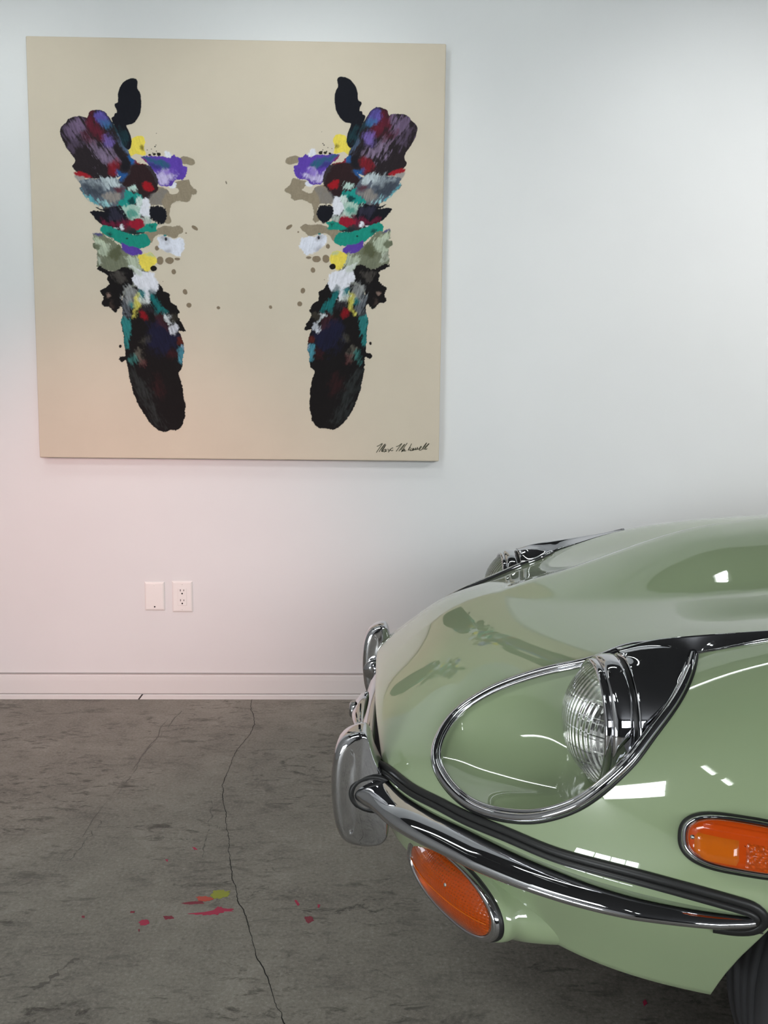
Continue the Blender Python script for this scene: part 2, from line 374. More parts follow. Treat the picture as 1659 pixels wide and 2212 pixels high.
# ------------------------------------------------------------------ ceiling strip lights
def strip(x, y, z, L, rot, label):
    t = empty('strip_light', (x, y, z), rot)
    tag(t, label, 'ceiling light', 'hanging fluorescent strip lights')
    box('housing', (0, 0, .04), (L+.05, .07, .05), M['fixture'], t, .006)
    lathe('fluorescent_tube', [(0.0001, -L/2), (.0135, -L/2), (.0135, L/2), (.0001, L/2)], M['tube'], t, 14, (0, 0, -.006))
    for sx in (-1, 1):
        box('lamp_holder', (sx*(L/2+.010), 0, .002), (.018, .030, .05), M['fixture'], t)
        box('hanger', (sx*L*.35, 0, (.065+ZC-z)/2), (.006, .006, ZC-z-.065), M['fixture'], t)
for a in LIGHTS: strip(*a)
for px, py, pl, pw, pr, plab in PANELS:
    pn = empty('light_panel', (px, py, ZC), pr); tag(pn, plab, 'ceiling light', 'diffuser panel lights on the ceiling')
    box('housing', (0, 0, -.04), (pl+.06, pw+.06, .08), M['fixture'], pn, .006)
    for k in range(3): box('diffuser', (0, (k-1)*pw/3, -.084), (pl, pw/3-.03, .012), M['panel_glow'], pn, .002)
lm = empty('wall_spotlight', tuple(SPOT.location)); tag(lm, 'small spotlight on the left wall aimed at the skirting', 'spotlight')
q_ = SPOT.rotation_euler.to_quaternion(); axl = q_ @ Vector((0, 0, -1))
lathe('lamp_can', [(.0001, -.16), (.05, -.16), (.055, -.02), (.052, -.02), (.045, -.12), (.0001, -.125)], M['fixture'], lm, 32, (0, 0, 0), tuple(axl))
box('wall_arm', (XL-SPOT.location.x+.06, .02, -.0), (.12, .03, .03), M['fixture'], lm)
labs_ = ['small ceiling spotlight low over the car, washing the wall behind it', 'ceiling spotlight left of the painting', 'ceiling spotlight over the right edge of the painting', 'ceiling spotlight over the bare wall right of the painting']
for so_, lb_ in zip([SPOT2]+WASH, labs_):
    l2 = empty('ceiling_spotlight', tuple(so_.location)); tag(l2, lb_, 'spotlight', 'ceiling spotlights facing the wall')
    ax2 = so_.rotation_euler.to_quaternion() @ Vector((0, 0, -1))
    lathe('lamp_can', [(.0001, -.16), (.05, -.16), (.055, -.02), (.052, -.02), (.045, -.12), (.0001, -.125)], M['fixture'], l2, 32, (0, 0, 0), tuple(ax2))
    box('ceiling_arm', (0, -.06, (ZC-so_.location.z)/2+.02), (.03, .03, ZC-so_.location.z-.04), M['fixture'], l2)
# ------------------------------------------------------------------ the car
car = empty('car', (0, YC, 0), -YAW)
tag(car, 'pale green vintage sports car with chrome bumper beside the white wall', 'car')
def L3(P):
    P = np.array(P, float); P[..., 1] *= -1; return P
def flip(P):
    P = np.array(P, float); P[..., 1] *= -1; return P
WHX, WHZ, RARCH = .80, .32, .35
def dense_u():
    g = np.r_[np.linspace(0, .06, 10), np.linspace(.06, .5, 110)[1:], np.linspace(.5, .85, 90)[1:], np.linspace(.85, 2.3, 80)[1:]]
    return g
def body_grid():
    u = dense_u()
    tt = np.linspace(0, 7, 400); Sd = surf(u, tt)
    t = np.r_[np.linspace(0, 4.2, 66), np.linspace(4.2, 7, 44)[1:]]
    out = []; nr = len(u)
    for i in range(nr):
        a = Sd[i, :, 0].mean(); z = Sd[i, :, 2]
        te = 7.0
        if abs(a-WHX) < RARCH:
            za = WHZ+math.sqrt(RARCH**2-(a-WHX)**2)
            k = np.where((z < za) & (tt > 3.2))[0]
            if len(k): te = tt[k[0]]
        tq = np.where(t > 3, 3+(t-3)*(te-3)/4, t)
        out.append(np.stack([np.interp(tq, tt, Sd[i, :, c]) for c in range(3)], -1))
    A = np.array(out)
    e = A[:, -1].copy()
    lip1 = e+np.array([0, -.004, -.002]); lip2 = e+np.array([0, -.030, .004])
    return np.concatenate([A, lip1[:, None], lip2[:, None]], 1)
BG = body_grid()
# normals of the near half, for laying trims on it
_S = surf(np.linspace(.06, 1.3, 500), np.linspace(0, 7, 260))
_du = np.gradient(_S, axis=0); _dv = np.gradient(_S, axis=1)
_N = np.cross(_dv, _du); _N /= np.linalg.norm(_N, axis=-1)[..., None]+1e-12
_N *= np.sign((_N*np.array([-.3, .6, .7])).sum(-1))[..., None]
_SP = _S.reshape(-1, 3); _NP = _N.reshape(-1, 3)
def nrm_at(P):
    return np.array([_NP[((_SP-p)**2).sum(1).argmin()] for p in np.asarray(P, float)])
def snap(P):
    return np.array([_SP[((_SP-p)**2).sum(1).argmin()] for p in np.asarray(P, float)])

TU = np.array(TEAR_UP); TL = np.array(TEAR_LOW)
CIN = snap([(.455, .440, .72)])[0]
TOPLINE = np.array([TU[-1], CIN, (.468, .470, .7240), TL[-1]])
RIDGE = np.array([(.374, .480, .7275), (.40, .480, .736), (.43, .481, .743), (.46, .483, .747), (.49, .487, .751), (.54, .496, .7575), (.60, .509, .7655), (.66, .530, .7738)])
LOUT = np.vstack([[(.3733, .498, .7272), (.4029, .500, .7335), (.4292, .5005, .7350), (.4491, .5000, .7335)], TL[-1:], np.array(FIN_LOW)[1:-1], [(.60, .5265, .7595), (.66, .5335, .7733)]])
_li = snap([(.470, .448, .72), (.51, .458, .735), (.56, .475, .75), (.61, .500, .76), (.66, .5265, .773)])
LIN = np.vstack([[(.3733, .462, .7258), (.4029, .456, .7300), (.430, .450, .7275)], CIN[None], _li])
loop = np.vstack([TU[::-1], TL[1:], TOPLINE[::-1][1:-1]])      # closed outline of the headlamp scoop
# hole in the body
nrm0 = np.array([-.25, .55, .80]); nrm0 /= np.linalg.norm(nrm0)
e1 = np.cross([0, 0, 1.], nrm0); e1 /= np.linalg.norm(e1); e2 = np.cross(nrm0, e1)
poly = np.stack([loop@e1, loop@e2], -1); pc = poly.mean(0)
poly = pc+(poly-pc)*.985
def inpoly(q, poly):
    x, y = q[:, 0], q[:, 1]; ins = np.zeros(len(q), bool); n = len(poly); j = n-1
    for i in range(n):
        xi, yi = poly[i]; xj, yj = poly[j]
        c = ((yi > y) != (yj > y)) & (x < (xj-xi)*(y-yi)/(yj-yi+1e-12)+xi)
        ins ^= c; j = i
    return ins
U, T = BG.shape[:2]
FB = gridfaces(U, T)
cen = BG.reshape(-1, 3)[FB].mean(1)
hole = inpoly(np.stack([cen@e1, cen@e2], -1), poly) & (cen[:, 1] > .3) & (cen[:, 2] > .48) & (cen[:, 0] < .5)
near = BG.reshape(-1, 3); far = flip(near)
FK = FB[~hole]
# weld the two halves along the centre line
idx_far = np.arange(len(near))+len(near)
cl = np.arange(U)*T
idx_far[cl] = cl
V = np.vstack([near, far])
Fall = np.vstack([FK[:, ::-1], idx_far[FK]])
body = mesh('bonnet', L3(V), Fall, M['paint'], car)
_bm = bmesh.new(); _bm.from_mesh(body.data)
bmesh.ops.delete(_bm, geom=[v for v in _bm.verts if not v.link_faces], context='VERTS')
_bm.to_mesh(body.data); _bm.free()
body['label'] = 'pale green bonnet with raised centre bulge'

# mouth: dark duct behind the nose opening
ring = BG[0, :-2]
full = np.vstack([ring, flip(ring)[::-1]])
mou = np.array([full, full+np.array([.06, 0, 0]), full*np.array([1, .8, 1])+np.array([.25, 0, 0])])
grid('air_intake', L3(mou), M['black'], car, ct=True, caps=True)

def both(fn):
    """build on the near side, then mirrored on the far side"""
    fn(lambda P: L3(P), 1); fn(lambda P: L3(flip(P)), -1)

def lamp_side(Q, sd):
    # scoop -------------------------------------------------------------
    lab = 'near' if sd > 0 else 'far'
    aU = TU[:, 0]; aL = TL[:, 0]
    ss = np.r_[np.linspace(.113, .118, 5), np.linspace(.122, .40, 40)]
    rows = []
    kk = np.argsort(aL)
    Isp = nspline(aU, TU, ss); Osp = nspline(aL[kk], TL[kk], ss)
    for a, I, O in zip(ss, Isp, Osp):
        fz = .538-.29*(a-.113)
        C1 = np.array([a, I[1]+.16*(O[1]-I[1]), fz]); C2 = np.array([a, O[1]-.12*(O[1]-I[1]), fz])
        v = np.linspace(0, 1, 49)[:, None]
        rows.append((1-v)**3*I+3*v*(1-v)**2*C1+3*v*v*(1-v)*C2+v**3*O)
    grid('headlamp_scoop', Q(np.array(rows)), M['paint'], car)
    # outline trim ------------------------------------------------------
    edge = resample(np.vstack([CIN[None], TU[::-1], TL[1:]]), 160)
    nn = nrm_at(edge)
    tr = tube('scoop_trim', Q(edge+nn*.003), .0062, M['chrome'], car, 12, nrm=Q(nn), flat=.95)
    cen_ = loop.mean(0); d = cen_-edge; d -= nn*(d*nn).sum(1)[:, None]; d /= np.linalg.norm(d, axis=1)[:, None]
    tube('inner_bead', Q(edge+nn*.001+d*.0085), .0026, M['chrome'], tr, 8, nrm=Q(nn))
    tube('rubber_seal', Q(edge-d*.0055+nn*.0005), .0030, M['rubber'], tr, 8, nrm=Q(nn))
    # headlamp ----------------------------------------------------------
    LC = np.array([0, LB, LZ])
    o3 = tuple(Q(LC[None])[0])
    hl = empty('headlamp', (0, 0, 0)); hl.parent = car
    hl['label'] = 'round headlamp on the %s wing' % ('near' if sd > 0 else 'far')
    lathe('rim', [(.083, LA+.002), (.085, LA-.003), (.0875, LA-.004), (.0895, LA-.001), (.0905, LA+.004), (.089, LA+.007)], M['chrome'], hl, 80, o3)
    lathe('bezel', [(.0875, LA+.008), (.0895, LA+.006), (.0925, LA+.007), (.0955, LA+.012), (.0968, LA+.020), (.0970, LA+.028), (.0960, LA+.033), (.093, LA+.035)], M['chrome'], hl, 80, o3)
    lathe('rubber_ring', [(.088, LA+.004), (.0885, LA+.010), (.093, LA+.034), (.094, LA+.040), (.090, LA+.042)], M['rubber'], hl, 64, o3)
    # lens: outer dome with moulded flutes
    nr, nt_ = 26, 96
    A = []
    for i in range(nr):
        q = i/(nr-1); r = .0845*q
        h = LA-.041*(1-q**2.5)
        A.append([(h, r*math.cos(2*math.pi*j/nt_), r*math.sin(2*math.pi*j/nt_)) for j in range(nt_)])
    A = np.array(A)
    lens = grid('lens', Q(A+LC), M['lens'], hl, ct=True, recalc=True)
    # fluted prisms moulded in the glass, just behind the dome
    lathe('reflector', [(.0835, LA+.001), (.078, LA+.012), (.066, LA+.030), (.048, LA+.047), (.026, LA+.058), (.001, LA+.062)], M['reflector'], hl, 64, o3)
    lathe('bulb_shield', [(.0001, LA+.008), (.010, LA+.010), (.013, LA+.018), (.013, LA+.03), (.007, LA+.04), (.007, LA+.06)], M['dull_chrome'], hl, 24, o3)
    lathe('lamp_bowl', [(.089, LA+.006), (.090, LA+.05), (.07, LA+.09), (.001, LA+.11)], M['black'], hl, 40, o3)
    # chrome cover behind the lamp, sweeping back into the wing -----------
    r0 = .0975
    def cover(endc, phi_keys, nm):
        n_ = len(endc)
        phis = np.radians(np.interp(np.linspace(0, 1, n_), *phi_keys))
        st = np.stack([np.full(n_, LA+.041), LB+r0*np.cos(phis), LZ+r0*np.sin(phis)], -1)
        dd = np.linalg.norm(endc-st, axis=1)[:, None]
        c1 = st+np.array([1, 0, 0])*dd*.42
        c2 = endc-(endc-st)*.28
        pre = st.copy(); pre[:, 1] -= .004*np.cos(phis); pre[:, 2] -= .004*np.sin(phis)
        rows = [pre]
        for v in np.linspace(0, 1, 26):
            rows.append((1-v)**3*st+3*v*(1-v)**2*c1+3*v*v*(1-v)*c2+v**3*endc)
        return rows
    low = TL[::-1]
    k_end = int(np.argmin(np.abs(low[:, 0]-.345)))
    lowb = low[:k_end+1]; lowb = lowb+nrm_at(lowb)*.003
    eo = resample(np.vstack([LOUT[:4], lowb]), 70)
    rows_o = cover(eo, ([0, .22, .40, 1], [88, 66, 42, -42]), 'o')
    upb = np.vstack([CIN[None], TU[::-1][:5]]); upb = upb+nrm_at(upb)*.003
    ei = resample(np.vstack([LIN[:3], upb]), 50)[::-1]
    rows_i = cover(ei, ([0, .45, .70, 1], [205, 160, 128, 110]), 'i')
    # strip under the ridge joins the two halves
    cov = grid('lamp_cover', Q(np.concatenate([np.array(rows_i), np.array(rows_o)], 1)), M['chrome'], car, recalc=False)
    cov['label'] = 'chrome cover behind the headlamp'
    # chrome spear running back along the wing crown: a low ridge ---------
    rg, lo_, li_ = resample(RIDGE, 70), resample(LOUT, 70), resample(LIN, 70)
    rows = []
    for i in range(70):
        R_, O_, I_ = rg[i], lo_[i], li_[i]
        m1 = (R_+O_)/2; m2 = (R_+I_)/2; up_ = np.array([0, 0, .0012])
        sec = [O_-np.array([0, 0, .004]), O_, O_*.75+R_*.25-up_*1.2, m1-up_*1.6, O_*.22+R_*.78-up_, O_*.07+R_*.93+up_*.4, R_+up_, I_*.07+R_*.93+up_*.4, I_*.22+R_*.78, m2, I_*.8+R_*.2, I_, I_-np.array([0, 0, .004])]
        rows.append(sec)
    sp = grid('wing_spear', Q(np.array(rows)), M['chrome'], car)
    bl = resample(LOUT[4:], 40)
    tube('edge_bead', Q(bl+np.array([0, .001, .001])), .0024, M['chrome'], sp, 8)
LA, LB, LZ = .334, .495, .626
both(lamp_side)

# ------------------------------------------------------------------ bumper
def skew(P):                     # the bumper bar sits slightly askew on the nose
    P = np.array(P, float); P[..., 0] += .016*np.clip(1-P[..., 1]/.35, 0, 2); return P
path = np.array([(-.012,.285),(.004,.335),(.0436,.382),(.0838,.453),(.147,.527),(.204,.587),(.257,.6385),(.307,.677),(.356,.7056),(.404,.728),(.452,.746),(.476,.754)])
HZ=([0,.15,.35,.55,.8,.93,.985,1],[.0235,.022,.0185,.0165,.012,.009,.006,.002])
DP=([0,.15,.5,.8,.93,.985,1],[.034,.050,.053,.034,.018,.008,.003])
ZT=([0,.12,.35,.6,.85,1],[.489,.489,.4855,.4835,.4835,.4835])
SEC=[(-.10,.95),(.10,1.0),(.30,.95),(.54,.80),(.76,.54),(.93,.18),(.99,-.22),(.88,-.66),(.60,-.93),(.2,-1.0),(-.10,-.85),(-.14,.1)]
def bumper(sd):
    P2 = resample(np.c_[path, np.zeros(len(path))], 90)[:, :2]
    T2 = np.gradient(P2, axis=0); T2 /= np.linalg.norm(T2, axis=1)[:, None]
    N2 = np.stack([-T2[:, 1], T2[:, 0]], -1)           # outward
    s = np.linspace(0, 1, 90)
    hz, dp, zt = np.interp(s, *HZ), np.interp(s, *DP), np.interp(s, *ZT)
    # blade section: flat top ledge, rounded nose, tucked-under lower edge
    secp = resample(SEC, 48, True)
    A = [[(P2[i, 0]+N2[i, 0]*dp[i]*p[0], P2[i, 1]+N2[i, 1]*dp[i]*p[0], zt[i]-hz[i]*(1-p[1])) for p in secp] for i in range(90)]
    A = np.array(A)
    if sd < 0: A[..., 1] *= -1
    return grid('bumper_blade', L3(skew(A)), M['chrome'], car, ct=True, caps=True, recalc=True)
bumper(1); bumper(-1)
# centre bar between the overriders
A = []
for bb in np.linspace(-.33, .33, 60):
    ac = .010-.012*(1-(bb/.33)**2)
    A.append([(ac+.026*abs(math.cos(t))**.9*(-np.sign(math.cos(t))), bb, .452+.033*math.sin(t)) for t in np.linspace(0, 2*np.pi, 36, endpoint=False)])
grid('bumper_bar', L3(skew(np.array(A))), M['chrome'], car, ct=True, caps=True, recalc=True)
# motif: horizontal winged fin at the middle of the bar
A = []
for bb in np.linspace(-.10, .10, 25):
    q = 1-abs(bb/.10)**2.2; hw = .006+.012*q; dd = .010+.010*q
    ac = -.022-.004*q
    A.append([(ac-dd*math.cos(t), bb, .468+hw*math.sin(t)) for t in np.linspace(0, 2*np.pi, 20, endpoint=False)])
mo = grid('bumper_motif', L3(skew(np.array(A))), M['chrome'], car, ct=True, caps=True, recalc=True)
lathe('motif_boss', [(.0001, -.008), (.012, -.008), (.017, -.004), (.018, .004)], M['dull_chrome'], mo, 32, tuple(L3(skew(np.array([[-.044, 0, .468]])))[0]))

# overriders
OV = [(.004, .562), (-.018, .560), (-.035, .549), (-.045, .528), (-.050, .495), (-.0505, .462), (-.048, .430), (-.042, .399), (-.031, .380), (-.018, .3735), (.013, .373), (.030, .376), (.040, .386), (.043, .404), (.042, .470), (.033, .495), (.017, .533)]
def overrider(b0, sd):
    O = np.array(OV); O = resample(np.c_[O, np.zeros(len(O))], 72, True)[:, :2]
    Tn = np.roll(O, -1, 0)-np.roll(O, 1, 0); Tn /= np.linalg.norm(Tn, axis=1)[:, None]
    Nn = np.stack([Tn[:, 1], -Tn[:, 0]], -1)
    if ((O-O.mean(0))*Nn).sum() < 0: Nn = -Nn
    front = np.clip((.02-O[:, 0])/.06, .18, 1)
    A = []
    for off, ins in [(-.030, .030), (-.030, .019), (-.0285, .011), (-.025, .005), (-.019, .0015), (-.010, 0), (.010, 0), (.019, .0015), (.025, .005), (.0285, .011), (.030, .019), (.030, .030)]:
        q = O-Nn*ins*front[:, None]
        A.append(np.stack([q[:, 0], np.full(72, b0+off), q[:, 1]], -1))
    rings = []
    cO = O.mean(0)
    inner = cO+(O-Nn*.030*front[:, None]-cO)
    for k_, o_ in ((.80, .0318), (.58, .0334), (.34, .0345), (.12, .0350), (.004, .0351)):
        rings.append((k_, o_))
    lo_ = [np.stack([(cO+(inner-cO)*k_)[:, 0], np.full(72, b0-o_), (cO+(inner-cO)*k_)[:, 1]], -1) for k_, o_ in rings[::-1]]
    hi_ = [np.stack([(cO+(inner-cO)*k_)[:, 0], np.full(72, b0+o_), (cO+(inner-cO)*k_)[:, 1]], -1) for k_, o_ in rings]
    A = lo_+A+hi_
    A = skew(np.array(A))
    ov = grid('overrider', L3(A), M['chrome'], car, ct=True, caps=True, recalc=True)
    ov['label'] = 'chrome overrider %s the camera' % ('nearest' if sd > 0 else 'farther from')
    # rubber collar where the blade meets the overrider
    ell = [(.018+.035*math.cos(t), b0+sd*.031, .4645+.0275*math.sin(t)) for t in np.linspace(0, 2*np.pi, 48, endpoint=False)]
    tube('rubber_collar', L3(skew(np.array(ell))), .0048, M['rubber'], ov, 10, closed=True)
overrider(.355, 1); overrider(-.355, -1)

# rubber sealing strip above the bumper, double lipped
def seal(Q, sd):
    P = resample(np.vstack([[(.025, .352, .5015)], np.array(SEAL)]), 130)
    nn = nrm_at(P)
    t = tube('bumper_seal', Q(P+nn*.001), .0062, M['rubber'], car, 10, nrm=Q(nn), flat=.8)
    Tn = np.gradient(P, axis=0); Tn /= np.linalg.norm(Tn, axis=1)[:, None]
    sd_ = np.cross(Tn, nn); sd_ *= np.sign(sd_[40, 2])
    tube('lower_lip', Q(P+nn*.003-sd_*.0085), .0048, M['rubber'], t, 8, nrm=Q(nn))
both(seal)
# ------------------------------------------------------------------ front indicator lamps under the bumper
IC, IE1, IE2 = np.array([.133, .498, .373]), np.array([.053, .090, -.004]), np.array([0, 0, .044])
def indicator(Q, sd):
    ax = np.cross(IE1, IE2); ax /= np.linalg.norm(ax)
    if ax[0] > 0: ax = -ax                                  # faces forwards and outwards
    il = empty('indicator_lamp', (0, 0, 0)); il.parent = car
    il['label'] = 'amber indicator lamp under the bumper, %s side' % ('near' if sd > 0 else 'far')
    th = np.linspace(0, 2*np.pi, 72, endpoint=False)
    cs, sn = np.cos(th), np.sin(th)
    sq = lambda v: np.sign(v)*np.abs(v)**.92
    def ring(k, off, ins=0.):
        l1, l2 = np.linalg.norm(IE1), np.linalg.norm(IE2)
        f1, f2 = (l1*k-ins)/l1, (l2*k-ins)/l2
        return IC+sq(cs)[:, None]*IE1*f1+sq(sn)[:, None]*IE2*f2+ax*off
    # painted pod carried back to the valance
    back = np.array([.098, .034, 0])
    rows = [ring(1.10, -.006, 0), ring(1.16, -.010, 0), ring(1.19, -.018), ring(1.18, -.03)]
    for v in np.linspace(.2, 1, 8):
        rows.append(ring(1.18*(1-.10*v**2), -.03)+back*v+np.array([0, 0, .006])*v*v)
    grid('lamp_pod', Q(np.array(rows)), M['paint'], il, ct=True, recalc=True)
    grid('lamp_gasket', Q(np.array([ring(1.07, -.012), ring(1.125, -.010), ring(1.13, -.004), ring(1.10, -.001), ring(1.05, -.004)])), M['rubber'], il, ct=True, recalc=True)
    grid('lamp_bezel', Q(np.array([ring(1.105, -.006), ring(1.10, .003), ring(1.05, .006), ring(.985, .005), ring(.96, .001), ring(.94, -.008)])), M['chrome'], il, ct=True, recalc=True)
    rows = [ring(k, .003+.020*(1-k**2.4)) for k in (.965, .95, .92, .88, .82, .74, .64, .52, .38, .22, .08, .004)]
    ln = grid('lamp_lens', Q(np.array(rows)), M['amber_ind'], il, ct=True, recalc=True)
    grid('lamp_back', Q(np.array([ring(.96, -.006), ring(.8, -.016), ring(.4, -.020), ring(.01, -.020)])), M['reflector'], il, ct=True)
    p = IC+IE1*.15+IE2*.38+ax*.0185
    lathe('lens_screw', [(.0001, .003), (.0025, .0028), (.0032, 0)], M['steel'], il, 12, tuple(Q(p[None])[0]), tuple(L3(ax*np.array([1, sd, 1])[None])[0]))
    # moulding line round the lens
    sv = np.linspace(-.93, .93, 40)
    ptsl = np.array([IC+IE1*s-IE2*.06*math.sqrt(max(0, 1-s*s))+ax*(.0030+.0200*(1-abs(s*.965)**2.4)) for s in sv])
    tube('lens_ridge', Q(ptsl), .0009, M['amber_light2'], il, 6)
both(indicator)

# ------------------------------------------------------------------ side marker lamps on the wings
def side_marker(Q, sd):
    sm = empty('side_marker', (0, 0, 0)); sm.parent = car
    sm['label'] = 'amber side marker lamp on the %s wing' % ('near' if sd > 0 else 'far')
    c = snap(np.array([(.464, .720, .554)]))[0]; n0 = nrm_at([c])[0]
    up = np.array([0, 0, 1.]); up -= n0*(up@n0); up /= np.linalg.norm(up); ex = np.cross(n0, up); ex *= np.sign(ex[0])
    # smooth quadratic patch of the wing around the lamp
    d_ = _SP-c; xs_, ys_, zs_ = d_@ex, d_@up, d_@n0
    k_ = (np.abs(xs_) < .15) & (np.abs(ys_) < .06) & (np.abs(zs_) < .05)
    base_ = lambda x, y: np.stack([np.ones_like(x), x, y, x*x, x*y, y*y, x**3, x*x*y, x*y*y, y**3], -1)
    cf = np.linalg.lstsq(base_(xs_[k_], ys_[k_]), zs_[k_], rcond=None)[0]
    def on(x, y, off):
        x, y = np.asarray(x, float), np.asarray(y, float); h = base_(x, y)@cf; e_ = 1e-4
        gx = (base_(x+e_, y)@cf-h)/e_; gy = (base_(x, y+e_)@cf-h)/e_
        n_ = n0-gx[..., None]*ex-gy[..., None]*up; n_ /= np.linalg.norm(n_, axis=-1)[..., None]
        return c+x[..., None]*ex+y[..., None]*up+h[..., None]*n0+n_*off
    def ring(l, h, off):
        t = np.linspace(0, 2*np.pi, 96, endpoint=False); x, y = np.cos(t), np.sin(t)
        return on(np.sign(x)*np.abs(x)**.62*l, np.sign(y)*np.abs(y)**.80*h, off)
    grid('marker_gasket', Q(np.array([ring(.0735, .0335, .000), ring(.0735, .0335, .004), ring(.0700, .030, .007), ring(.0655, .026, .007)])), M['rubber'], sm, ct=True, recalc=True)
    grid('marker_bezel', Q(np.array([ring(.0698, .0305, .004), ring(.0685, .0295, .010), ring(.0650, .0265, .013), ring(.0612, .0235, .011), ring(.060, .0225, .005)])), M['chrome'], sm, ct=True, recalc=True)
    rows = [ring(.0618*k, .0238*k, o) for k, o in ((1, .006), (.995, .020), (.975, .0260), (.92, .0290), (.7, .0300), (.4, .0305), (.02, .0305))]
    grid('marker_lens', Q(np.array(rows)), M['amber_dark'], sm, ct=True, recalc=True)
    def panel(x0, x1, y0, y1, off, m, nm, nx=14, ny=6, bumpy=0):
        A = []
        for x in np.linspace(x0, x1, nx):
            r = []
            for y in np.linspace(y0, y1, ny):
                yy = y
                if abs(x) > .034: q2 = ((abs(x)-.034)/.022)**2; yy = np.clip(y, -.0215+.012*q2, .0215-.012*q2)
                k = (x in (x0, x1) or y in (y0, y1))
                r.append(on(x, yy, off-(.004 if k else 0)))
            A.append(r)
        return grid(nm, Q(np.array(A)), m, sm)
    panel(-.0535, -.0055, -.0205, .006, .0332, M['amber_light2'], 'turn_panel')
    panel(-.0005, .052, -.0215, .006, .0326, M['amber_reflex'], 'reflex_panel', 20)
    panel(-.047, .047, .0085, .0185, .0318, M['amber_dark'], 'upper_strip')
    for x in (-.0555, .0555):
        lathe('marker_screw', [(.0001, .003), (.0022, .0027), (.0029, 0)], M['steel'], sm, 12, tuple(Q(on(x, 0., .0278)[None])[0]), tuple(L3(n0*np.array([1, sd, 1])[None])[0]))
    sq_ = resample(np.array([(.4369, .7352, .4589), (.456, .7421, .4605), (.4702, .7471, .462), (.479, .7502, .4629)]), 20)
    tube('panel_seam', Q(sq_+nrm_at(sq_)*.0002), .0011, M['rubber'], car, 6)
both(side_marker)

# ------------------------------------------------------------------ rest of the car, beyond the frame
RS = [(1.906, [(0, .935), (.30, .905), (.52, .855), (.68, .80), (.79, .69), (.828, .55), (.815, .40), (.77, .23)]),
 (2.60, [(0, .93), (.30, .915), (.52, .87), (.68, .81), (.79, .70), (.828, .55), (.815, .40), (.77, .22)]),
 (3.24, [(0, .93), (.30, .92), (.52, .88), (.68, .83), (.79, .72), (.82, .56), (.81, .42), (.77, .26)]),
 (3.85, [(0, .86), (.28, .85), (.48, .80), (.60, .75), (.68, .66), (.70, .55), (.68, .45), (.62, .36)]),
 (4.25, [(0, .68), (.20, .675), (.36, .65), (.46, .61), (.52, .57), (.54, .52), (.52, .47), (.46, .42)]),
 (4.36, [(0, .56), (.15, .558), (.27, .55), (.34, .54), (.38, .53), (.40, .51), (.38, .49), (.33, .47)])]
Dn = np.array([[(a,)+p for p in P] for a, P in RS]); aq = np.linspace(1.906, 4.36, 110); tt = np.linspace(0, 7, 300)
Sr = nspline(np.arange(8.), nspline(Dn[:, 0, 0], Dn, aq).transpose(1, 0, 2), tt).transpose(1, 0, 2)
out = []
for i in range(len(aq)):
    te = 7.; a = aq[i]
    if abs(a-3.238) < .34:
        k = np.where((Sr[i, :, 2] < .32+math.sqrt(.34**2-(a-3.238)**2)) & (tt > 3.2))[0]
        if len(k): te = tt[k[0]]
    tq = np.linspace(0, 7, 60); tq = np.where(tq > 3, 3+(tq-3)*(te-3)/4, tq)
    out.append(np.stack([np.interp(tq, tt, Sr[i, :, c]) for c in range(3)], -1))
out = np.array(out); full = np.concatenate([flip(out)[:, ::-1], out[:, 1:]], 1)
grid('rear_body', L3(full), M['paint'], car)
# coupe roof and glass
gs = [(1.98, .60, .895, .935), (2.25, .60, .90, 1.10), (2.6, .585, .905, 1.205), (3.0, .55, .91, 1.205), (3.5, .45, .90, 1.10), (3.95, .30, .83, .90)]
ga = np.linspace(1.98, 3.95, 50); gp = nspline([g[0] for g in gs], np.array([g[1:] for g in gs]), ga)
A = np.array([[(a, w_*np.sign(math.cos(t))*abs(math.cos(t))**.7, zb+(zt-zb)*math.sin(t)**.75) for t in np.linspace(0.0001, np.pi-.0001, 40)] for a, (w_, zb, zt) in zip(ga, gp)])
M['dark_glass'] = simple('tinted_glass', (.02, .025, .025), .03, 0, 0, .8)
grid('roof', L3(A[:, 13:27][14:]), M['paint'], car); grid('cabin_glass', L3(A), M['dark_glass'], car)
for s in (-1, 1): box('underbody', (2.25, 0, .36), (3.7, .98, .26), M['black'], car) if s > 0 else None
box('nose_underside', (.28, 0, .40), (.30, .70, .06), M['black'], car)
box('axle_bay', (.80, 0, .46), (.70, 1.06, .22), M['black'], car)
